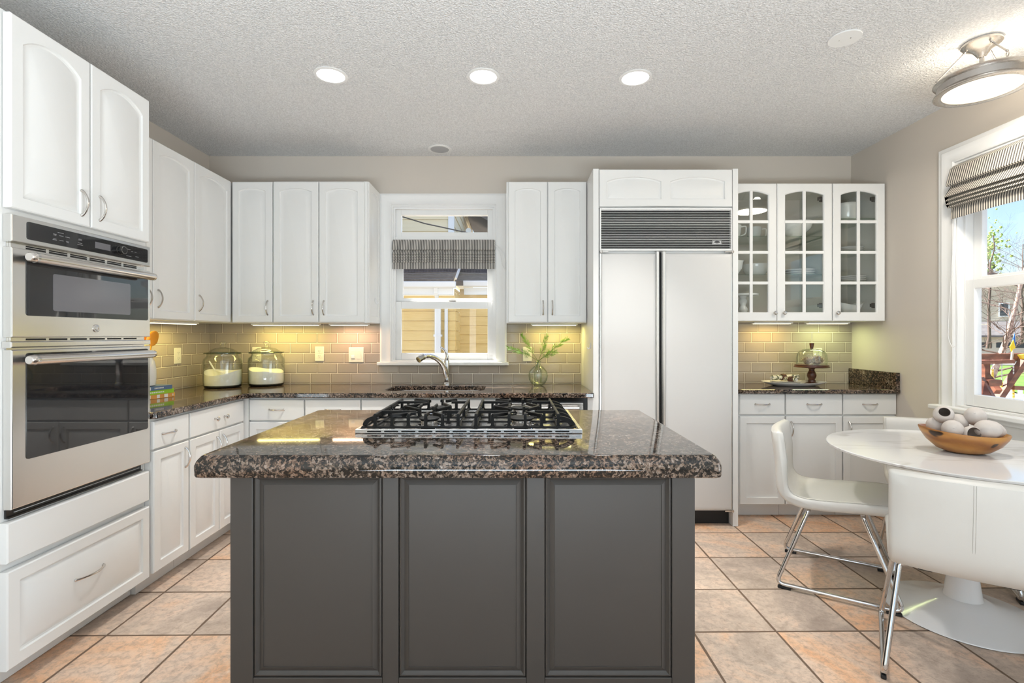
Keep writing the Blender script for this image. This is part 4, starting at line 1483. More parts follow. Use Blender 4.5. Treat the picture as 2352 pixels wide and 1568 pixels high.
# ------------------------------------------------------------------ platter, plates, napkins, cake stand
zs = .9210
px, py = 2.125, 3.775
r_ = lathe(B(), [(.001, 0), (.150, 0), (.165, .004), (.232, .026), (.236, .030), (.230, .030), (.165, .010), (.148, .007), (.001, .007)], (px, py, zs), 48, sy=.62)
tag(obj('platter', r_, M['porcelain'], None, 50, loc=(px, py, zs)), 'long oval white platter on the side counter, under plates and cake stand', 'platter')
zp = zs + .0105
plc = (px - .070, py - .015)
for k, nm in enumerate(('lowest of the three white plates stacked on the oval platter', 'middle of the three white plates stacked on the oval platter', 'topmost of the three white plates, right under the rolled napkins')):
    z = zp + k * .0085
    bm = B()
    prof = [(.001, 0), (.070, 0), (.080, .002), (.108, .008), (.110, .010), (.106, .010), (.080, .005), (.068, .0035), (.001, .0035)]
    lathe(bm, prof, (*plc, z), 40, sy=.80)
    tag(obj('small_plate', bm, M['porcelain'], None, 50, loc=(*plc, z)), nm, 'plate', 'white plates on the platter')


def roll(c, d, L_, rad, label, ring_t):
    c, d = Vector(c), Vector(d).normalized()
    r = thing('rolled_napkin', c, label, 'napkin', 'rolled napkins on the plates')
    A = rot_to(d)
    rnd = random.Random(int(L_ * 1e4))
    bm = B()
    prof = [(rad * .25, -L_ / 2 + .004), (rad * .8, -L_ / 2), (rad, -L_ / 2 + .006), (rad * .93, -L_ * .2), (rad * .78, ring_t * L_), (rad * .95, L_ * .25), (rad * 1.02, L_ / 2 - .006), (rad * .85, L_ / 2), (rad * .25, L_ / 2 - .004)]
    lathe(bm, prof, c, 18, A)
    obj('cloth', bm, M['napkin'], r, 50)
    bm = B()
    for e in (1, -1):
        sp = []
        for k in range(26):
            q = k * .5
            rr = rad * (.15 + .75 * k / 26)
            sp.append(c + A @ Vector((rr * math.cos(q), rr * math.sin(q), e * (L_ / 2 + .0005))))
        tube(bm, sp, .0014, 5)
    obj('cloth_edge', bm, M['porcelain'], r, 60)
    bm = B()
    for k in range(4):
        ring = [c + A @ Vector((rad * 1.02 * math.cos(q), rad * 1.02 * math.sin(q), ring_t * L_ + (k - 1.5) * .009 + .004 * math.sin(q + k))) for q in [2 * math.pi * m / 16 for m in range(16)]]
        tube(bm, ring, .0055, 6, closed=True)
    obj('napkin_ring', bm, M['darkwood'], r, 60, label='braided brown ring')


zn = zp + .0275
roll((plc[0] + .002, plc[1] + .012, zn + .026), (.97, .10, .03), .215, .0195, 'rolled patterned napkin lying along the plate stack, brown ring in its middle', -.05)
roll((plc[0] + .012, plc[1] - .040, zn + .0155), (.45, -.86, .0), .10, .0155, 'rolled patterned napkin with its spiral end pointing out of the plate stack', .1)

kx, ky = px + .150, py + .02
r = thing('cake_stand', (kx, ky, zs + .0085), 'dark turned-wood cake stand on the oval platter', 'cake stand')
obj('pedestal', lathe(B(), [(.001, 0), (.052, 0), (.052, .004), (.040, .010), (.027, .016), (.026, .030), (.022, .036), (.027, .048), (.032, .062), (.032, .072), (.027, .088), (.019, .104), (.019, .114), (.026, .122), (.030, .127), (.001, .127)], (kx, ky, zs + .0085), 32), M['darkwood'], r, 35)
zpl = zs + .0085 + .1275
obj('plate', lathe(B(), [(.001, 0), (.115, 0), (.121, .003), (.121, .007), (.116, .009), (.114, .020), (.110, .0205), (.001, .0195)], (kx, ky, zpl), 44), M['darkwood'], r, 35)
zd = zpl + .0212
r = thing('glass_dome', (kx, ky, zd), 'clear glass cloche on the dark cake stand, wooden knob on top', 'cloche')
pr = [(.1045, 0), (.1045, .05), (.100, .078), (.085, .102), (.060, .116), (.025, .122), (.001, .1225)]
obj('dome', lathe(B(), pr + [(.001, .1205), (.025, .120), (.0585, .114), (.083, .1005), (.098, .077), (.1022, .05), (.1022, 0)], (kx, ky, zd), 44, cap=False), M['glass'], r, 60)
obj('knob', lathe(B(), [(.010, .1225), (.0115, .130), (.0165, .160), (.0155, .163), (.001, .163)], (kx, ky, zd), 18), M['darkwood'], r, 40)


def artichoke(c, rad, label, seed, openness):
    rnd = random.Random(seed)
    r = thing('dried_artichoke', c, label, 'dried flower', 'dried artichokes under the glass dome')
    c = Vector(c)
    tilt = rot_to((rnd.uniform(-.35, .35), -.35 + rnd.uniform(-.2, .2), 1))
    core = ball(B(), c + Vector((0, 0, rad * .55)), rad * .5)
    obj('heart', core, M['succ'], r, 60)
    bm = B()
    o = c + Vector((0, 0, rad * .50))
    for ringi, (el, ln) in enumerate(((5, 1.0), (25, .98), (45, .92), (66, .85), (82, .7))):
        n = (9, 9, 8, 6, 3)[ringi]
        for k in range(n):
            az = 2 * math.pi * (k + .5 * (ringi % 2)) / n + rnd.uniform(-.1, .1)
            e = R(el * openness + rnd.uniform(-6, 6))
            d = tilt @ Vector((math.cos(az) * math.cos(e), math.sin(az) * math.cos(e), math.sin(e)))
            s = tilt @ Vector((-math.sin(az), math.cos(az), 0))
            nn = d.cross(s)
            a = o + d * rad * .30
            tip = o + d * rad * ln + Vector((0, 0, rad * .08))
            m = o + d * rad * .68 * ln
            w = rad * .28
            L = [[a + s * w * .5 * x + nn * y for x, y in ((-1, 0), (0, .004), (1, 0), (0, -.002))],
                 [m + s * w * x + nn * y for x, y in ((-1, -.003), (0, .004), (1, -.003), (0, .001))],
                 [tip + s * .0012 * x + nn * y * .3 for x, y in ((-1, 0), (0, .002), (1, 0), (0, -.001))]]
            loops(bm, L)
    lo = min(v.co.z for v in bm.verts)
    if lo < c.z: bmesh.ops.translate(bm, verts=bm.verts, vec=(0, 0, c.z - lo + .0005))
    obj('petals', bm, M['succ'], r, 0)


zk = zpl + .0206
artichoke((kx - .048, ky - .02, zk), .046, 'dried artichoke with open petals, at the napkin side under the dome', 2, .85)
artichoke((kx + .022, ky - .035, zk), .052, 'dried artichoke with closed scales, front middle under the dome', 5, 1.0)
artichoke((kx + .045, ky + .038, zk), .044, 'dried artichoke at the back of the dome, next to the ivory outlet', 9, .75)

# ------------------------------------------------------------------ crockery in the glass cabinets
PC = M['porcelain']
GC = 'white crockery in the glass cabinets'


def cbowl(name, c, prof, label, cat, group=GC, parent=None, n=36, fl=0):
    bm = B()
    c = Vector(c)
    L = []
    for rr, z in prof:
        L.append([c + Vector(((rr * (1 + fl * math.cos(8 * q) * (1 if z > .02 else 0))) * math.cos(q), rr * (1 + fl * math.cos(8 * q) * (1 if z > .02 else 0)) * math.sin(q), z)) for q in [2 * math.pi * k / n for k in range(n)]])
    loops(bm, L)
    o = obj(name, bm, PC, parent, 50, loc=c)
    if parent is None: tag(o, label, cat, group)
    return o


def mug(c, ang, label):
    r = thing('mug', c, label, 'mug', GC)
    cbowl('cup_body', c, [(.001, 0), (.034, 0), (.040, .006), (.050, .05), (.055, .105), (.051, .105), (.046, .05), (.036, .01), (.001, .008)], '', '', parent=r)
    a = Vector((math.cos(ang), math.sin(ang), 0))
    c = Vector(c)
    obj('handle', tube(B(), arc_pts([c + a * .0530 + Vector((0, 0, .092)), c + a * .088 + Vector((0, 0, .096)), c + a * .085 + Vector((0, 0, .035)), c + a * .0465 + Vector((0, 0, .022))], .03, 5), .0055, 8), PC, r, 50)


zA, zB = 2.0302, 1.7482
mug((1.682, 3.80, zA), -.4, 'white mug on the upper glass shelf, closest to the refrigerator, handle to the side')
mug((1.872, 3.87, zA), -.2, 'white wide mug on the upper glass shelf, second from the refrigerator')
rb = [(.001, 0), (.036, 0), (.040, .006), (.070, .05), (.078, .098), (.082, .106), (.078, .106), (.073, .096), (.064, .05), (.036, .012), (.001, .010)]
cbowl('ribbed_bowl', (1.648, 3.75, zB), rb, 'scalloped white bowl on the lower glass shelf, half behind the refrigerator surround', 'bowl', fl=.03)
cbowl('serving_bowl', (1.865, 3.83, zB), [(.001, 0), (.055, 0), (.060, .006), (.088, .05), (.094, .095), (.090, .095), (.083, .05), (.054, .012), (.001, .010)], 'deep white bowl on the lower glass shelf of the first glass door', 'bowl')
r = thing('cake_pedestal', (1.750, 3.79, GZ0 + .0185), 'white turned pedestal stand on the floor of the two-door glass cabinet', 'cake stand')
c = (1.750, 3.79, GZ0 + .0185)
obj('stem', lathe(B(), [(.001, 0), (.045, 0), (.045, .006), (.028, .022), (.020, .034), (.032, .060), (.034, .078), (.020, .100), (.018, .108), (.028, .130), (.030, .142), (.020, .158), (.026, .176), (.001, .176)], c, 28), PC, r, 45)
obj('plate', lathe(B(), [(.001, .1765), (.105, .1765), (.110, .181), (.110, .190), (.104, .192), (.001, .190)], c, 40), PC, r, 40)
cbowl('footed_bowl', (2.150, 3.80, zA), [(.001, 0), (.050, 0), (.052, .010), (.038, .020), (.060, .034), (.105, .075), (.122, .125), (.118, .125), (.100, .077), (.058, .040), (.001, .032)], 'large white footed bowl on the upper glass shelf of the second glass door', 'bowl')
PLP = [(.001, 0), (.070, 0), (.080, .003), (.118, .010), (.122, .013), (.117, .013), (.080, .0065), (.068, .005), (.001, .005)]


def stack(c, n, s, dz, label, grp):
    words = {1: ('',), 3: ('bottom', 'middle', 'top'), 4: ('bottom', 'second', 'third', 'top')}[n]
    for k in range(n):
        o = cbowl('dinner_plate', (c[0], c[1], c[2] + k * dz), [(a * s if a > .002 else a, z) for a, z in PLP], words[k] + ' plate of the white stack ' + label, 'plate', grp)


stack((2.168, 3.79, zB), 3, .95, .0165, 'on the lower glass shelf of the two-door cabinet', 'white plates in the two-door glass cabinet')
stack((2.560, 3.80, 1.9252), 3, .80, .0135, 'on the middle shelf of the single-door cabinet', 'smaller white plates in the single-door glass cabinet')
stack((2.562, 3.80, 1.6922), 4, .90, .0135, 'on the lowest shelf of the single-door cabinet', 'larger white plates in the single-door glass cabinet')
r = thing('canister', (2.548, 3.80, 2.1602), 'ribbed white canister with side lugs on the top shelf by the window wall', 'canister', GC)
cbowl('canister_body', (2.548, 3.80, 2.1602), [(.001, 0), (.066, 0), (.070, .004), (.068, .03), (.071, .034), (.068, .062), (.071, .066), (.070, .10), (.076, .108), (.078, .130), (.072, .140), (.068, .140), (.066, .10), (.064, .01), (.001, .008)], '', '', parent=r)
obj('lug', tube(B(), [(2.548 - .0745, 3.80, 2.265), (2.548 - .094, 3.80, 2.267)], [.008, .010], 10), PC, r, 50)
bm = B()
L = []
c = Vector((2.560, 3.80, GZ0 + .0185))
prf = [(.001, 0), (.036, 0), (.042, .006), (.066, .05), (.084, .095), (.093, .118), (.089, .118), (.079, .093), (.061, .05), (.038, .012), (.001, .010)]
for rr, z in prf:
    k_ = max(0, z - .04) / .085
    L.append([c + Vector((rr * (1 + .17 * k_ * math.cos(2 * q)) * math.cos(q), rr * .92 * math.sin(q), z * (1 + .14 * k_ * math.cos(2 * q)))) for q in [2 * math.pi * k / 40 for k in range(40)]])
loops(bm, L)
tag(obj('wavy_bowl', bm, PC, None, 60, loc=c), 'white bowl with a wavy boat-shaped rim on the cabinet floor behind the single glass door', 'bowl', GC)

# ------------------------------------------------------------------ roman blinds
def blind(F, u0, u1, top, prof, mat, label, loc, loop=None, rail=.03):
    r = thing('roman_blind', loc, label, 'blind', 'striped roman blinds')
    nu = 24
    t = .0025
    n_ = len(prof)
    back = []
    for i, (n, v) in enumerate(prof):
        a = Vector(prof[max(0, i - 1)]); b_ = Vector(prof[min(n_ - 1, i + 1)])
        d = (b_ - a).normalized()
        back.append((n + d.y * t, v - d.x * t))
    sec = prof + back[::-1]
    L = []
    for k in range(nu + 1):
        u = u0 + (u1 - u0) * k / nu
        L.append([F(u, v + .0035 * math.sin(u * 9 + n * 40) * (top - v) * 3, n) for n, v in sec])
    obj('fabric', skin(L), mat, r, 50)
    obj('head_rail', fbox(B(), F, u0 + .004, u1 - .004, top - .032, top - .001, rail - .022, rail - .004), M['trim'], r, 0)
    if loop:
        obj('cord_loop', tube(B(), loop, .0016, 6), M['white_plastic'], r, 60)
    return r


MSX = stripes('ticking_stripe_back', 'x', .0128, (.085, .08, .075), (.66, .63, .58), .56)
prof = [(.004, 2.066), (.010, 2.068), (.022, 2.050), (.030, 2.012), (.034, 1.985), (.020, 1.983), (.012, 1.978), (.024, 1.965), (.034, 1.948), (.022, 1.945), (.030, 1.934), (.035, 1.926), (.024, 1.923), (.032, 1.913), (.035, 1.905), (.022, 1.902), (.030, 1.892), (.032, 1.886), (.016, 1.884), (.020, 1.862), (.020, 1.833)]
prof = [(n - .012, v) for n, v in prof]
lp = [(-.055, 3.972, 1.92), (-.052, 3.970, 1.86), (-.060, 3.968, 1.825), (-.075, 3.968, 1.815), (-.088, 3.968, 1.83), (-.094, 3.970, 1.88)]
blind(FB, SW[0] + .012, SW[1] - .006, 2.068, prof, MSX, 'grey striped roman blind folded up across the sink window', (-.555, 3.98, 1.95),
      arc_pts([FB(-.150, 2.03, .030), FB(-.100, 1.95, .032), FB(-.085, 1.86, .032), FB(-.062, 1.815, .032), FB(-.052, 1.84, .032), FB(-.07, 1.96, .032), FB(-.148, 2.04, .0325)], .05, 4), rail=-.006)
MSY = stripes('ticking_stripe_side', 'y', .0150, (.085, .08, .075), (.66, .61, .53), .52)
prof = [(.012, 2.330), (.020, 2.334), (.040, 2.315), (.052, 2.27), (.066, 2.215), (.060, 2.208), (.034, 2.212), (.040, 2.195), (.070, 2.150), (.074, 2.142), (.046, 2.146), (.062, 2.128), (.070, 2.118), (.048, 2.119), (.060, 2.105), (.066, 2.096), (.044, 2.098), (.054, 2.086), (.058, 2.078), (.030, 2.080), (.034, 2.06), (.034, 2.012)]
lq = arc_pts([FRt(-3.03, 2.28, .026), FRt(-3.035, 1.9, .030), FRt(-3.072, 1.42, .028), FRt(-3.075, 1.28, .030), FRt(-3.040, 1.22, .032), FRt(-3.005, 1.25, .034), FRt(-3.003, 1.36, .034), FRt(-3.022, 1.9, .030), FRt(-3.028, 2.28, .026)], .08, 6)
blind(FRt, -3.062 + .012, -2.10 - .012, 2.334, prof, MSY, 'tan striped roman blind folded at the top of the dining window, long cord loop hanging', (2.66, 2.58, 2.15), lq, rail=.012)

# ------------------------------------------------------------------ ceiling fixtures
GD = 'recessed ceiling lamps'
for x, y, lb in ((-1.005, 2.753, 'round recessed ceiling lamp on the side of the oven cabinet'),
                 (-.164, 2.766, 'round recessed ceiling lamp in the middle of the row of three'),
                 (.683, 2.780, 'round recessed ceiling lamp on the refrigerator side')):
    r = thing('recessed_light', (x, y, CH - .004), lb, 'ceiling light', GD)
    obj('trim_ring', lathe(B(), [(.074, -.0005), (.091, -.0005), (.091, -.004), (.078, -.007), (.074, -.006)], (x, y, CH), 40, cap=False), M['trim'], r, 40)
    obj('lens', lathe(B(), [(.001, -.0035), (.074, -.0035), (.074, -.001), (.001, -.001)], (x, y, CH), 40), M['lamp_white'], r, 40)
    lamp('recessed_lamp', 'AREA', (x, y, CH - .012), 7, (1, .97, .92), shape='DISK', size=.14, spread=R(70))
x, y = -.564, 3.843
r = thing('ceiling_speaker', (x, y, CH - .004), 'round grey-meshed speaker in the ceiling above the sink window', 'speaker')
obj('trim_ring', lathe(B(), [(.071, -.0005), (.092, -.0005), (.092, -.004), (.085, -.007), (.071, -.006)], (x, y, CH), 40, cap=False), M['trim'], r, 40)
obj('mesh', lathe(B(), [(.001, -.005), (.0705, -.005), (.0705, -.001), (.001, -.001)], (x, y, CH), 40), M['speaker'], r, 40)
x, y = 1.605, 2.41
r = thing('blank_cover_plate', (x, y, CH - .004), 'plain white round cover plate on the ceiling near the hanging lamp', 'cover plate')
obj('disc', lathe(B(), [(.001, -.0005), (.072, -.0005), (.072, -.004), (.070, -.006), (.001, -.006)], (x, y, CH), 40), M['trim'], r, 40)
for dx in (-.02, .02): obj('screw', lathe(B(), [(.003, -.0062), (.003, -.007)], (x + dx, y - .012 * (dx > 0) * 2 + .012, CH), 10), M['nickel'], r, 0)

lx, ly = 2.298, 2.443
r = thing('semi_flush_lamp', (lx, ly, CH), 'brushed nickel drum lamp hung from the ceiling by three rods, lit', 'ceiling light')
LN = M['lampnickel']
obj('canopy', lathe(B(), [(.001, -.0005), (.076, -.0005), (.079, -.004), (.079, -.014), (.070, -.022), (.052, -.030), (.034, -.046), (.022, -.066), (.014, -.078), (.001, -.078)], (lx, ly, CH), 44), LN, r, 35)
obj('stem', tube(B(), [(lx, ly, CH - .0785), (lx, ly, 2.555)], .010, 14), LN, r, 40)
zt_, zb_ = 2.566, 2.498
obj('drum', lathe(B(), [(.160, zt_ - .010), (.168, zt_ - .003), (.184, zt_), (.187, zt_ - .006), (.180, zt_ - .013), (.171, zt_ - .018), (.169, zb_ + .022), (.173, zb_ + .017), (.184, zb_ + .008), (.186, zb_ + .002), (.182, zb_), (.152, zb_ + .003), (.152, zb_ + .008), (.163, zb_ + .014), (.160, zt_ - .010)], (lx, ly, 0), 64, cap=False), LN, r, 35)
obj('diffuser', lathe(B(), [(.001, zb_ + .0035), (.10, zb_ + .004), (.1515, zb_ + .0055), (.1515, zb_ + .008), (.001, zb_ + .008)], (lx, ly, 0), 48), M['lamp_warm'], r, 40)
for az in (137, 17, 257):
    d = Vector((math.cos(R(az)), math.sin(R(az)), 0))
    o = Vector((lx, ly, 0))
    a = o + d * .068 + Vector((0, 0, CH - .036))
    b = o + d * .168 + Vector((0, 0, zt_ + .035))
    rd = obj('rod', tube(B(), [a, b], .0042, 10), LN, r, 40)
    bm = B()
    for p in (a, b): ball(bm, p, .0065, nu=10, nv=6)
    tube(bm, [o + d * .060 + Vector((0, 0, CH - .0275)), a], .004, 8)
    s = Vector((-d.y, d.x, 0))
    c = b + Vector((0, 0, -.016)) + d * .002
    tube(bm, [c + d * .009 * math.cos(q) + Vector((0, 0, .011 * math.sin(q))) for q in [2 * math.pi * k / 14 for k in range(14)]], .0018, 6, closed=True)
    tube(bm, [c + Vector((0, 0, -.009)), c + Vector((0, 0, -.021))], .003, 8)
    obj('link', bm, LN, rd, 40)
lamp('drum_lamp_up', 'POINT', (lx + .05, ly + .02, 2.595), 3.5, (1, .87, .68), shadow_soft_size=.035)
lamp('drum_lamp_down', 'AREA', (lx, ly, zb_ - .004), 12, (1, .91, .78), shape='DISK', size=.28)

# ------------------------------------------------------------------ round pedestal table
tx, ty, TZ = 2.125, 2.352, .755
r = thing('pedestal_table', (tx, ty, .001), 'round white marble-topped pedestal table in front of the window', 'table')
obj('tabletop', lathe(B(), [(.001, TZ - .022), (.46, TZ - .022), (.538, TZ - .016), (.547, TZ - .011), (.549, TZ - .003), (.546, TZ), (.001, TZ)], (tx, ty, 0), 96), M['marble'], r, 30)
bx_, by_ = 2.10, 2.33
obj('base', lathe(B(), [(.001, .001), (.298, .001), (.302, .004), (.300, .008), (.25, .020), (.18, .040), (.12, .062), (.09, .078), (.001, .078)], (bx_, by_, 0), 72), M['whitemetal'], r, 40)
obj('column', lathe(B(), [(.074, .0785), (.069, .10), (.053, .22), (.043, .34), (.041, .46), (.050, .60), (.085, .69), (.13, TZ - .0225), (.001, TZ - .0225)], (bx_ + .008, by_ + .006, 0), 48), M['whitemetal'], r, 50)

# ------------------------------------------------------------------ dining chairs
def make_chair(label):
    r = thing('dining_chair', (0, 0, 0), label, 'chair', 'white leather dining chairs round the pedestal table')
    prof = [(.255, .462), (.20, .468), (.08, .460), (-.06, .447), (-.15, .446), (-.205, .462), (-.240, .505), (-.252, .56), (-.262, .64), (-.272, .72), (-.280, .790)]
    P = arc_pts([(a, 0, b) for a, b in prof], .03, 3)
    P = [(p.x, p.z) for p in P]
    th = .026
    n_ = len(P)
    up, dn = [], []
    for i in range(n_):
        a = Vector(P[max(0, i - 1)]); b = Vector(P[min(n_ - 1, i + 1)])
        d = (b - a).normalized()
        nrm = Vector((d.y, -d.x))
        k = th * (.92 if i in (0, n_ - 1) else 1)
        up.append((P[i][0] + nrm.x * k, P[i][1] + nrm.y * k))
        dn.append((P[i][0] - nrm.x * k, P[i][1] - nrm.y * k))
    sec = up + [(P[-1][0], P[-1][1] + .012)] + dn[::-1] + [(P[0][0] + .012, P[0][1])]
    L = []
    hw = .235
    cz = .60
    for x, k in ((-hw, .35), (-hw + .004, .75), (-hw + .014, 1), (-hw + .06, 1), (-.12, 1), (0, 1), (.12, 1), (hw - .06, 1), (hw - .014, 1), (hw - .004, .75), (hw, .35)):
        lp = []
        m = len(sec)
        for i, (a, b) in enumerate(sec):
            if i < n_: c = P[i]
            elif i == n_: c = P[-1]
            elif i <= 2 * n_: c = P[2 * n_ - i]
            else: c = P[0]
            aa, bb = c[0] + (a - c[0]) * k, c[1] + (b - c[1]) * k
            bend = .028 * (x / hw) ** 2 * max(0, min(1, (bb - .47) / .18))
            dish = .010 * (1 - (x / hw) ** 2) * (1 if bb < .55 else 0)
            lp.append(Vector((x, aa + bend, bb - dish)))
        L.append(lp)
    obj('seat_shell', skin(L), M['leather'], r, 60)
    # piped seam down the middle of the back and along the edges
    bm = B()
    for x in (-.0035, .0035):
        tube(bm, [Vector((x, dn[i][0] - .0003, dn[i][1])) for i in range(n_) if dn[i][1] > .46 and dn[i][0] < -.2], .0009, 5)
    for x in (-hw + .012, hw - .012):
        s = [(up[i][0], up[i][1]) for i in range(n_)]
        pts = []
        for a, b in s:
            bend = .028 * (x / hw) ** 2 * max(0, min(1, (b - .47) / .18))
            dish = .010 * (1 - (x / hw) ** 2) * (1 if b < .55 else 0)
            pts.append(Vector((x, a + bend, b - dish + .0004)))
        tube(bm, pts, .0011, 5)
    obj('seam', bm, M['stitch'], r, 60)
    f = obj('leg_frame', tube(B(), [(-.195, -.12, .409), (.195, -.12, .409)], .009, 10), M['chrome'], r, 40)
    bm = tube(B(), [(-.195, .11, .416), (.195, .11, .416)], .009, 10)
    obj('crossbar', bm, M['chrome'], f, 40)
    for s in (-1, 1):
        pts = arc_pts([(s * .170, -.12, .4090), (s * .198, -.12, .407), (s * .25, -.262, .022), (s * .25, .262, .022), (s * .198, .11, .414), (s * .170, .11, .416)], .04, 6)
        obj('leg', tube(B(), pts, .0105, 12), M['chrome'], r, 50)
        bm = B()
        for y in (-.225, .225):
            box(bm, s * .25 - .009, s * .25 + .009, y - .03, y + .03, .0008, .0145)
        obj('glide', bm, M['rubber'], r, 0, bev=.003)
    bm = B()
    for x in (-.12, .12):
        box(bm, x - .022, x + .022, -.132, -.108, .3985, .4195)
    obj('frame_clamp', bm, M['rubber'], f, 0, bev=.003)
    return r


def put(o, cx, cy, fx, fy):
    o.location = (cx, cy, 0)
    o.rotation_euler = (0, 0, math.atan2(fy, fx) - math.pi / 2)


ch = make_chair('white leather dining chair seen side-on between the island and the table')
put(ch, 1.717, 2.650, .845, -.535)
c2 = copy_tree(ch)
c2['label'] = 'white leather dining chair nearest the viewer, its back turned, in front of the table'
put(c2, 1.752, 1.945, .581, .814)
c3 = copy_tree(ch)
c3['label'] = 'white leather dining chair beyond the table, only its back top showing by the window wall'
put(c3, 2.365, 2.745, -.5, -.866)

# ------------------------------------------------------------------ wooden bowl with pods
bz = TZ + .0008
bc = Vector((2.105, 2.330, bz))
ang = R(-30)
A3 = Matrix.Rotation(ang, 3, 'Z')
bm = B()
L = []
nb = 48


def bowl_loop(sx, sy, z, lift, wob=.0):
    l = []
    for k in range(nb):
        q = 2 * math.pi * k / nb
        x, y = math.cos(q), math.sin(q)
        w = 1 + wob * (math.sin(3 * q + .7) * .5 + .5 * math.sin(5 * q))
        l.append(bc + A3 @ Vector((sx * x * w * (1 - .06 * y * y), sy * y * w, z + lift * (-x) * .5 + lift * .35 * x * x)))
    return l
for sx, sy, z, lf, wb in ((.004, .003, 0, 0, 0), (.065, .055, 0, 0, .02), (.098, .080, .010, .004, .03), (.136, .108, .040, .012, .03), (.158, .122, .072, .018, .03), (.166, .126, .092, .020, .03),
                          (.163, .123, .096, .020, .03), (.155, .115, .090, .020, .03), (.138, .10, .052, .012, .03), (.10, .075, .026, .004, .02), (.004, .003, .020, 0, 0)):
    L.append(bowl_loop(sx, sy, z, lf, wb))
loops(bm, L)
tag(obj('wooden_bowl', bm, M['bowlwood'], None, 60, loc=bc), 'boat-shaped honey-coloured wooden bowl on the round table, full of pale pods', 'bowl')


def pod(off, rad, d, label, hollow=False, depth=.85):
    c = bc + A3 @ Vector(off)
    A = rot_to(d)
    bm = B()
    if not hollow:
        pr = [(max(.0008, math.sin(math.pi * k / 16) * rad * (1 + .05 * math.cos(math.pi * k / 16))), -math.cos(math.pi * k / 16) * rad * 1.14) for k in range(17)]
        lathe(bm, pr, c, 28, A)
        lathe(bm, [(.0045, rad * 1.13), (.003, rad * 1.17), (.001, rad * 1.17)], c, 10, A)
        o = obj('pod', bm, M['pod'], None, 60, loc=c)
    else:
        m = 14
        pr = []
        for k in range(m + 1):
            q = math.pi * depth * k / m
            pr.append((max(.0008, math.sin(q) * rad), -math.cos(q) * rad * 1.1))
        inn = [(max(.0006, p * .86), z * .88 + .0) for p, z in pr[::-1]]
        inn[0] = (pr[-1][0] * .86, pr[-1][1])
        lathe(bm, pr + [(pr[-1][0] * .93, pr[-1][1] + .002)], c, 28, A, mi=0, cap=False)
        lathe(bm, [(pr[-1][0] * .93, pr[-1][1] + .002)] + inn, c, 28, A, mi=1, cap=False)
        bmesh.ops.remove_doubles(bm, verts=bm.verts, dist=1e-5)
        o = obj('pod', bm, [M['pod'], M['podin']], None, 60, loc=c)
    tag(o, label, 'pod', 'pale pods in the wooden bowl')


pod((-0.094, .030, .108), .037, (-.4, .2, .6), 'solid pale pod lying under the open cup at the pointed bowl end')
pod((-0.070, .006, .168), .040, (-.50, -.72, .42), 'pale open pod perched high, its dark mouth facing the island', True, .80)
pod((-0.050, -.060, .112), .041, (-.55, -.75, .25), 'smooth pale pod at the front rim, next to the low open one')
pod((-0.008, .048, .128), .038, (.2, .4, .8), 'pale pod half hidden in the middle, behind the front pods')
pod((0.052, .044, .164), .042, (-.5, -.5, .35), 'egg-shaped pale pod topmost on the window side')
pod((0.014, -.068, .098), .034, (-.1, -.98, .1), 'small open pod low at the front rim showing a dark half-moon mouth', True, .62)
pod((0.076, -.040, .118), .043, (.75, -.5, .1), 'large smooth pale pod at the front towards the blunt bowl end')
pod((0.118, .018, .114), .038, (.80, -.1, .55), 'open pale pod at the blunt bowl end, seen as a curved shell edge', True, .60)

# ------------------------------------------------------------------ outside the sink window: the yellow house next door
def noisy(name, stops, scale, rough=.8, bump=0, sc_=(1, 1, 1)):
    g = N(name)
    nz = g.noise(scale, 4, .6, g.vmul(g.obj(), sc_))
    return g.pbr(g.ramp(nz.outputs[0], stops), rough, 0, g.bump(nz.outputs[0], bump, .02) if bump else None)
M['siding'] = noisy('yellow_clapboard', [(.3, (.74, .55, .20)), (.7, (.82, .63, .26))], 3, .6, 0, (1, 1, 8))
M['siding_pale'] = noisy('pale_cream_clapboard', [(.3, (.80, .70, .46)), (.7, (.84, .75, .52))], 3, .6, 0, (1, 1, 8))
M['shingle'] = noisy('dark_brown_shingles', [(.3, (.055, .042, .036)), (.6, (.12, .09, .08)), (.8, (.19, .15, .13))], 9, .9, .4, (1, 3, 1))
M['hwhite'] = paint('white_house_trim', (.78, .83, .86), .5, .02)
M['grass'] = noisy('spring_lawn', [(.3, (.05, .12, .012)), (.7, (.12, .21, .03))], 1.2, .9)
M['sand'] = noisy('bare_yard_soil', [(.3, (.26, .22, .18)), (.7, (.38, .34, .29))], 1.5, .9)
M['asphalt'] = noisy('grey_driveway', [(.3, (.12, .12, .12)), (.7, (.18, .18, .18))], 2, .9)
M['bark'] = noisy('pinkish_birch_bark', [(.3, (.24, .15, .115)), (.5, (.45, .31, .25)), (.7, (.64, .52, .44))], 12, .9, .3)
M['twig'] = noisy('brown_twigs', [(.3, (.09, .06, .05)), (.7, (.17, .12, .10))], 4, .9)
M['beige'] = noisy('beige_clapboard', [(.3, (.56, .49, .38)), (.7, (.63, .56, .45))], 2, .7, 0, (1, 1, 6))
M['greyroof'] = noisy('grey_shingles', [(.3, (.075, .072, .078)), (.7, (.12, .115, .12))], 3, .9)
M['darkpane'] = paint('dark_house_glass', (.03, .045, .06), .1)
M['bush'] = noisy('dark_evergreen', [(.3, (.02, .045, .012)), (.7, (.05, .09, .025))], 6, .9)
M['flagblue'] = paint('blue_flag_cloth', (.01, .12, .45), .7)
M['flagyellow'] = paint('yellow_flag_cloth', (.85, .62, .02), .7)
M['chain'] = paint('yellow_coated_chain', (.85, .62, .03), .4)
M['redtoy'] = paint('red_plastic', (.55, .02, .03), .35)


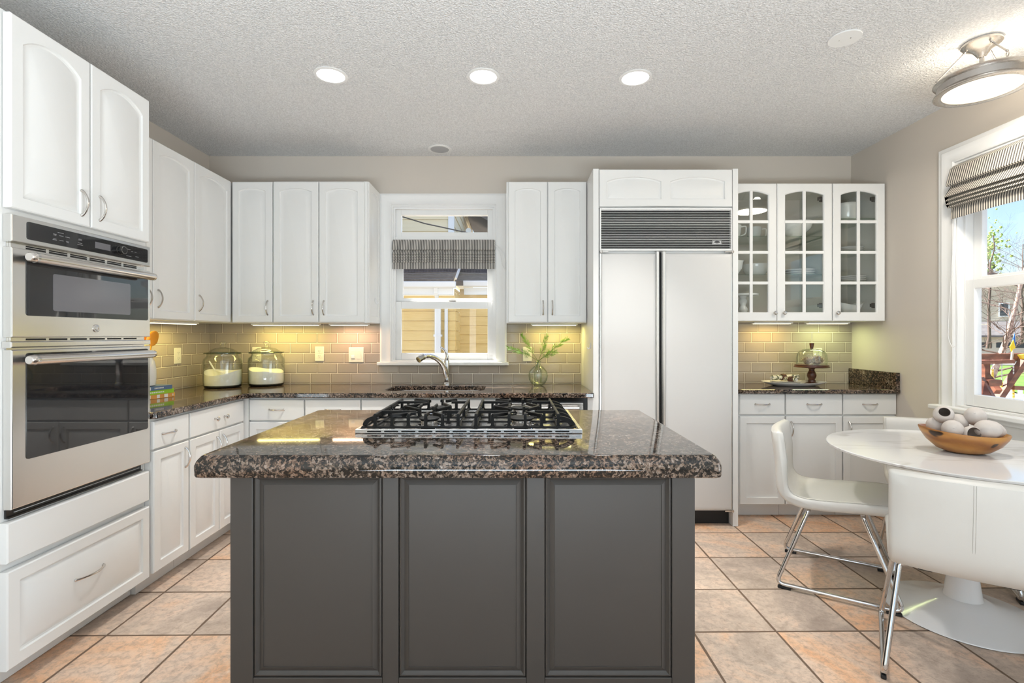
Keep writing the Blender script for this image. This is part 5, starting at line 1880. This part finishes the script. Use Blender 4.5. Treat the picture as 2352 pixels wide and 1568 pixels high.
def clap(F, u0, u1, v0, v1, lap, bm=None, n0=0, dz=.018):
    """overlapping boards: saw-tooth section"""
    bm = bm or B()
    v = v0
    while v < v1 - 1e-4:
        e = min(v + lap, v1)
        loops(bm, [[F(u, a, n) for a, n in ((v, n0 - .012), (v + .007, n0 - .012), (v + .007, n0 + dz), (e, n0 + .004), (e, n0 - .02), (v, n0 - .02))] for u in (u0, u1)])
        v = e
    return bm


nh = thing('neighbour_house', (-1.4, 8.0, -1.0), 'yellow clapboard house with brown roofs, seen through the sink window', 'house')
FN = back_frame(8.0)
obj('porch_wall', clap(FN, -4.0, -.925, -1.0, 1.86, .158), M['siding'], nh, 0)
FS = Fr((-.925, 0, 0), (0, 1, 0), (0, 0, 1), (1, 0, 0))
obj('return_wall', clap(FS, 8.02, 8.62, -1.0, 2.05, .158), M['siding'], nh, 0)
obj('wing_wall', clap(back_frame(8.62), -.92, 2.5, -1.06, 2.10, .158), M['siding'], nh, 0)
bm = bx(-4.0, -.905, 7.80, 7.96, 1.865, 1.925)
obj('soffit_trim', bm, M['siding'], nh, 0)
obj('fascia', bx(-4.0, -.93, 7.72, 7.80, 1.93, 2.05), M['hwhite'], nh, 0, bev=.006)
g_ = skin([[Vector((x, y, z)) for y, z in ((7.60, 2.125), (7.595, 2.11), (7.61, 2.045), (7.64, 2.03), (7.715, 2.03), (7.715, 2.13), (7.70, 2.13), (7.70, 2.045), (7.65, 2.045), (7.625, 2.06), (7.615, 2.125))] for x in (-4.0, -.88)])
obj('gutter', g_, M['hwhite'], nh, 0)


def roof(x0, x1, y0, z0, y1, z1, name='roof'):
    bm = B()
    rows = 9
    for k in range(rows):
        a, b = k / rows, (k + 1) / rows
        ya_, za_, yb_, zb2 = y0 + (y1 - y0) * a, z0 + (z1 - z0) * a, y0 + (y1 - y0) * b, z0 + (z1 - z0) * b
        loops(bm, [[Vector((x, y, z)) for y, z in ((ya_, za_ + .022), (yb_, zb2 + .006), (yb_, zb2 - .06), (ya_, za_ - .06))] for x in (x0, x1)])
    return obj(name, bm, M['shingle'], nh, 0)
roof(-4.0, -.93, 7.66, 2.14, 8.75, 2.62, 'porch_roof')
roof(-.98, 2.6, 8.42, 2.20, 11.4, 3.60, 'wing_roof')
g_ = skin([[Vector((x, y, z)) for y, z in ((8.33, 2.215), (8.325, 2.20), (8.34, 2.13), (8.37, 2.115), (8.44, 2.115), (8.44, 2.22), (8.425, 2.22), (8.425, 2.13), (8.38, 2.13), (8.345, 2.215))] for x in (-.83, 2.6)])
obj('gutter', g_, M['hwhite'], nh, 0)
obj('fascia', bx(-.83, 2.6, 8.45, 8.56, 1.99, 2.11), M['hwhite'], nh, 0)
obj('upper_wall', clap(back_frame(8.75), -4.5, -1.135, 2.3, 7.0, .205), M['siding_pale'], nh, 0)
obj('corner_board', bx(-1.130, -1.03, 8.71, 8.77, 2.3, 7.0), M['hwhite'], nh, 0)
obj('upper_side_wall', clap(Fr((-1.05, 0, 0), (0, 1, 0), (0, 0, 1), (1, 0, 0)), 8.78, 13.0, 2.2, 7.0, .205), M['siding_pale'], nh, 0)
bm = skin([[Vector((x, y, z)) for x, y, z in ((-1.02, yy, zz), (-.50, yy, zz - .30), (-.50, yy, zz - .42), (-1.02, yy, zz - .12))] for yy, zz in ((10.4, 4.1), (12.9, 4.1))])
obj('eave', bm, M['greyroof'], nh, 0)
dsp = obj('downspout', bx(-1.235, -1.14, 7.86, 7.93, -1.0, 1.86), M['hwhite'], nh, 0, bev=.008)
dsp2 = obj('corner_pipe', bx(-1.085, -1.035, 7.90, 7.96, -1.0, 1.86), M['hwhite'], nh, 0, bev=.008)
bm = B()
for z in (.35, 1.28): box(bm, -1.25, -1.125, 7.85, 7.965, z, z + .035)
obj('pipe_strap', bm, M['hwhite'], dsp, 0)
bm = skin([[Vector((x, y, z)) for x, y, z in ((xx, yy, zz), (xx + .06, yy, zz), (xx + .06, yy + .06, zz), (xx, yy + .06, zz))] for xx, yy, zz in ((-1.22, 7.66, 2.028), (-1.22, 7.70, 1.95), (-1.22, 7.86, 1.84))])
obj('pipe_elbow', bm, M['hwhite'], dsp, 0)
bm = tube(B(), [(-.985, 8.40, 2.26), (-.88, 8.55, 2.62), (-.86, 9.2, 2.95)], .045, 8)
obj('roof_pipe', bm, M['hwhite'], nh, 40)
fl = obj('floodlight', lathe(B(), [(.012, 0), (.03, .02), (.055, .08), (.057, .095), (.001, .085)], (-.90, 10.0, 3.40), 20, rot_to((.2, -1, -.25))), M['hwhite'], nh, 40)
obj('light_bracket', tube(B(), [(-1.04, 10.1, 3.38), (-.90, 10.02, 3.40)], .02, 8), M['bark'], fl, 40)
cb = [at(926, 498, 6.2), at(975, 513, 6.3), at(1040, 527, 6.4), at(1103, 541, 6.5), at(1180, 560, 6.6)]
ext0 = cb[0] + (cb[0] - cb[1]) * 3
tag(obj('utility_cable', tube(B(), [ext0] + cb, .008, 8), M['rubber'], None, 60), 'black utility cable sagging across the view above the sink window blind', 'cable')
tag(obj('side_yard', bx(-8, 2.5, 4.2, 20, -1.2, -1.02), M['sand']), None, None, None, ST)

# ------------------------------------------------------------------ outside the dining window: the garden
GZ = -1.45
bm = bx(3.0, 90, -14, 90, GZ - .2, GZ)
tag(obj('garden_ground', bm, M['sand'], None, 0), None, None, None, ST)
gl = skin([[Vector((x, y, z)) for x, y, z in ((23, 22, GZ + .01), (46, 14, GZ + .01), (50, 27, -.9), (31, 38, -.9))], [Vector((x, y, z)) for x, y, z in ((23, 22, GZ + .03), (46, 14, GZ + .03), (50, 27, -.85), (31, 38, -.85))]])
tag(obj('lawn', gl, M['grass'], None, 0), 'green lawn rising beyond the white fence', 'lawn', None, 'stuff')

# far house with garage
hx_, hy_ = 41.0, 41.0
U = Vector((.72, -.69, 0)).normalized()
Nn_ = Vector((-.69, -.72, 0)).normalized()
FH = Fr((hx_, hy_, 0), U, (0, 0, 1), Nn_)
fh = thing('garage_house', FH(0, 0), 'beige house with a wide garage door far beyond the lawn', 'house')
obj('lower_wall', clap(FH, -5.0, 8, -.9, 1.35, .2, dz=.03), M['beige'], fh, 0)
bm = clap(FH, -6.5, 1.6, 1.8, 4.9, .2, n0=-2.2, dz=.03)
obj('upper_wall', bm, M['beige'], fh, 0)
obj('gable', prism(B(), [(-6.5, 4.9), (1.6, 4.9), (-2.4, 7.2)], FH, -2.2, -2.5), M['beige'], fh, 0)
obj('garage_roof', skin([[FH(u, v, n) for v, n in ((1.3, .5), (2.5, -2.1), (2.3, -2.1), (1.15, .5))] for u in (-5.6, 8.6)]), M['greyroof'], fh, 0)
obj('main_roof', skin([[FH(u, v, n) for u, v in ((-2.4, 7.55), (2.2, 4.8), (2.0, 4.55), (-2.4, 7.2), (-6.9, 4.55), (-7.1, 4.8))] for n in (-1.9, -12)]), M['greyroof'], fh, 0)
obj('side_wing', fbox(B(), FH, 1.7, 9, 2.6, 5.0, -3.0, -9), M['greyroof'], fh, 0)
wn2 = obj('window', fbox(B(), FH, -.75, -.05, 2.9, 4.1, -2.16, -2.1), M['hwhite'], fh, 0)
obj('window_pane', fbox(B(), FH, -.66, -.14, 2.99, 4.01, -2.095, -2.08), M['darkpane'], wn2, 0)
gd = obj('garage_door', fbox(B(), FH, -3.4, 2.4, -.9, .92, .035, .06), M['beige'], fh, 0)
bm = B()
for k in range(5): fbox(bm, FH, -3.1 + k * 1.1, -2.25 + k * 1.1, .28, .72, .0605, .08)
obj('garage_windows', bm, M['darkpane'], gd, 0)
obj('drain_pipe', fbox(B(), FH, 2.6, 3.1, -.9, 1.2, .035, .2), M['hwhite'], fh, 0)
dv = skin([[FH(u, z, n) for u, z, n in ((-5, -.93, .1), (6, -.93, .1), (7, -1.0, 4), (-6, -1.0, 4))], [FH(u, z, n) for u, z, n in ((-5, -.88, .1), (6, -.88, .1), (7, -.95, 4), (-6, -.95, 4))]])
tag(obj('driveway', dv, M['asphalt'], None, 0), None, None, None, ST)

# white picket fence
FP = Fr((15.2, 15.8, 0), U, (0, 0, 1), Nn_)
pf = thing('picket_fence', FP(0, GZ), 'white picket fence running behind the wooden playset', 'fence')
bm = B()
for k in range(44):
    u = -4 + k * .19
    prism(bm, [(u, GZ + .05), (u + .11, GZ + .05), (u + .11, GZ + 1.10), (u + .055, GZ + 1.18), (u, GZ + 1.10)], FP, 0, .02)
obj('pickets', bm, M['hwhite'], pf, 0)
bm = B()
for z in (.25, .85): fbox(bm, FP, -4.1, 4.4, GZ + z, GZ + z + .09, -.04, -.001)
obj('rails', bm, M['hwhite'], pf, 0)
for u in (-4.0, -1.6, .8, 3.2):
    obj('post', fbox(B(), FP, u - .06, u + .06, GZ, GZ + 1.25, -.16, -.041), M['hwhite'], pf, 0)

# playset
PS = thing('playset', at(2300, 900, 9.0), 'reddish timber playset with swing beam and slanting legs in the garden', 'playset')
PY = 9.0


def beam(p, q, w, h):
    p, q = Vector(p), Vector(q)
    d = (q - p).normalized()
    s = d.cross(Vector((0, 0, 1)))
    s = s.normalized() if s.length > 1e-3 else Vector((1, 0, 0))
    u = s.cross(d)
    return skin([[e + s * a * w / 2 + u * b * h / 2 for a, b in ((-1, -1), (1, -1), (1, 1), (-1, 1))] for e in (p, q)])


TW = M['redwood']
obj('swing_beam', beam(at(2225, 822, PY), at(2420, 818, PY + .4), .10, .14), TW, PS, 0)
obj('lower_beam', beam(at(2235, 832, PY - .5), at(2325, 830, PY - .35), .09, .06), TW, PS, 0)
obj('post', beam(at(2263, 826, PY - .4), at(2263, 985, PY - .4), .09, .09), TW, PS, 0)
obj('post', beam(at(2250, 868, PY - .6), at(2318, 985, PY - .9), .16, .09), TW, PS, 0)
obj('slanted_leg', beam(at(2356, 822, PY + .1), at(2270, 948, PY - .1), .10, .11), TW, PS, 0)
obj('slanted_leg', beam(at(2262, 860, PY), at(2292, 900, PY - .3), .10, .10), TW, PS, 0)
obj('cross_rail', beam(at(2325, 890, PY), at(2400, 894, PY + .2), .07, .07), TW, PS, 0)
obj('seat_plank', beam(at(2262, 880, PY - .6), at(2292, 878, PY - .5), .12, .10), TW, PS, 0)
ramp_ = skin([[Vector(p) for p in (at(2242, 876, PY - .7), at(2262, 876, PY - .75), at(2310, 985, PY - 1.0), at(2242, 985, PY - 1.0))], [Vector(p) + Vector((.04, .05, 0)) for p in (at(2242, 876, PY - .7), at(2262, 876, PY - .75), at(2310, 985, PY - 1.0), at(2242, 985, PY - 1.0))]])
obj('climbing_board', ramp_, TW, PS, 0)
for x, y1_ in ((2280, 870), (2301, 930), (2328, 935)):
    bm = B()
    a, b = at(x, 826, PY), at(x, y1_, PY)
    m = 16
    for k in range(m):
        p, q = a.lerp(b, k / m), a.lerp(b, (k + .8) / m)
        tube(bm, [p, q], .016 if k > m * .45 else .009, 6, mi=0 if k > m * .45 else 1)
    obj('swing_chain', bm, [M['chain'], M['silver']], PS, 0)
bm = lathe(B(), [(.001, 0), (.05, 0), (.056, .012), (.05, .03), (.001, .03)], at(2268, 917, PY - .95), 16, rot_to((-.6, -.8, .3)))
obj('climbing_grip', bm, M['redtoy'], PS, 40)
bm = skin([[Vector(at(x, y, PY - .8)) + Vector((0, e, 0)) for x, y in ((2298, 920), (2304, 918), (2312, 928), (2316, 931), (2306, 934), (2299, 930))] for e in (0, .05)])
obj('red_swing_seat', bm, M['redtoy'], PS, 0)
bm = skin([[Vector(at(x, y, PY + .05)) + Vector((0, e, 0)) for x, y in ((2344, 815), (2362, 812), (2362, 826), (2350, 824))] for e in (0, .06)])
obj('yellow_bracket', bm, M['chain'], PS, 0)
fg = thing('flag', at(2323, 824, PY - .1), 'blue and yellow flag on a short pole fixed to the playset', 'flag')
obj('flag_pole', tube(B(), [at(2323, 828, PY - .1), at(2331, 768, PY - .1)], .018, 8), M['beige'], fg, 40)
for nm, mt, ps in (('blue_cloth', M['flagblue'], ((2331, 766), (2333, 792), (2324, 806), (2327, 780))), ('yellow_cloth', M['flagyellow'], ((2327, 781), (2324, 807), (2318, 795), (2321, 792)))):
    if nm == 'yellow_cloth': ps = ((2326.5, 780), (2331, 800), (2326, 801), (2322, 808), (2318, 796))
    obj(nm, skin([[Vector(at(x, y, PY - .14)) + Vector((0, e, 0)) for x, y in ps] for e in ((0, .012) if nm[0] == 'b' else (-.014, -.002))]), mt, fg, 0)


def tree(name, base, top, r0, label, seed, nb, spread, mt, depth=3, group=None, crown=None):
    rnd = random.Random(seed)
    b, t = Vector(base), Vector(top)
    r = thing(name, b, label, 'tree', group)
    path = [b.lerp(t, k / 8) + Vector((rnd.uniform(-1, 1), rnd.uniform(-1, 1), 0)) * (t - b).length * .012 * (0 < k < 8) for k in range(9)]
    obj('trunk', tube(B(), path, [r0 * (1 - .75 * k / 8) for k in range(9)], 9), M[mt], r, 60)
    bm = B()

    def grow(p, d, ln, rad, lev):
        q = p + d * ln * .5 + Vector((rnd.uniform(-1, 1), rnd.uniform(-1, 1), rnd.uniform(-.5, 1))) * ln * .06
        e = q + (d + Vector((rnd.uniform(-.25, .25), rnd.uniform(-.25, .25), rnd.uniform(-.1, .3)))).normalized() * ln * .5
        tube(bm, [p, q, e], [rad, rad * .7, rad * .4], 4, cap=False)
        if lev > 0:
            for k in range(4):
                s = p.lerp(e, rnd.uniform(.3, 1))
                dd = (d * .8 + Vector((rnd.uniform(-1, 1), rnd.uniform(-1, 1), rnd.uniform(-.35, .8))) * spread).normalized()
                grow(s, dd, ln * rnd.uniform(.45, .7), rad * .5, lev - 1)
    H = (t - b).length
    for k in range(nb):
        f = .25 + .75 * k / nb
        p = path[min(7, int(f * 8))].lerp(path[min(8, int(f * 8) + 1)], f * 8 % 1)
        a = rnd.uniform(0, 2 * math.pi)
        grow(p, Vector((math.cos(a), math.sin(a), rnd.uniform(.1, .8))).normalized(), H * rnd.uniform(.16, .30), r0 * .28 * (1.2 - f), depth - 1)
    obj('branches', bm, M['twig'], r, 0)
    return r


tree('birch_tree', at(2252, 960, 14), at(2366, 590, 14), .105, 'leaning birch with flaking pinkish bark, closest tree in the garden', 4, 20, .9, 'bark')
GTr = 'bare trees beyond the garden'
tree('bare_tree', at(2268, 800, 30), at(2282, 540, 30), .09, 'bare tree standing behind the birch, at the frame of the dining window', 11, 22, .8, 'twig', 3, GTr)
tree('bare_tree', at(2345, 790, 34), at(2350, 560, 34), .10, 'bare spreading tree rising above the far house roof', 17, 24, .8, 'twig', 3, GTr)
rnd = random.Random(3)
r = thing('evergreen_bush', at(2262, 640, 64), 'dark evergreen crown showing at the meeting rail of the dining window', 'tree')
bm = B()
for k in range(60):
    c = at(2264 + rnd.gauss(0, 7), 632 + rnd.gauss(0, 11), 64 + rnd.uniform(-.5, .5))
    ball(bm, c, rnd.uniform(.15, .4), nu=7, nv=5)
obj('foliage', bm, M['bush'], r, 0)
q_ = at(2264, 632, 64)
obj('trunk', tube(B(), [(q_.x, q_.y, GZ - .1), (q_.x, q_.y, q_.z * .6), q_], [.25, .2, .1], 8), M['twig'], r, 60)
M['bud'] = noisy('fresh_spring_leaves', [(.3, (.20, .34, .06)), (.7, (.42, .55, .16))], 3, .8)
r = thing('budding_tree', at(2275, 800, 38), 'tree with fresh pale green leaf buds behind the bare ones', 'tree')
obj('trunk', tube(B(), [at(2275, 800, 38), at(2272, 700, 38), at(2270, 560, 38)], [.07, .05, .03], 8), M['twig'], r, 60)
bm = B()
for k in range(260):
    c = at(2272 + rnd.gauss(0, 20), 575 + rnd.gauss(0, 32), 38 + rnd.uniform(-1.2, 1.2))
    ball(bm, c, rnd.uniform(.04, .12), nu=5, nv=3)
obj('buds', bm, M['bud'], r, 0)
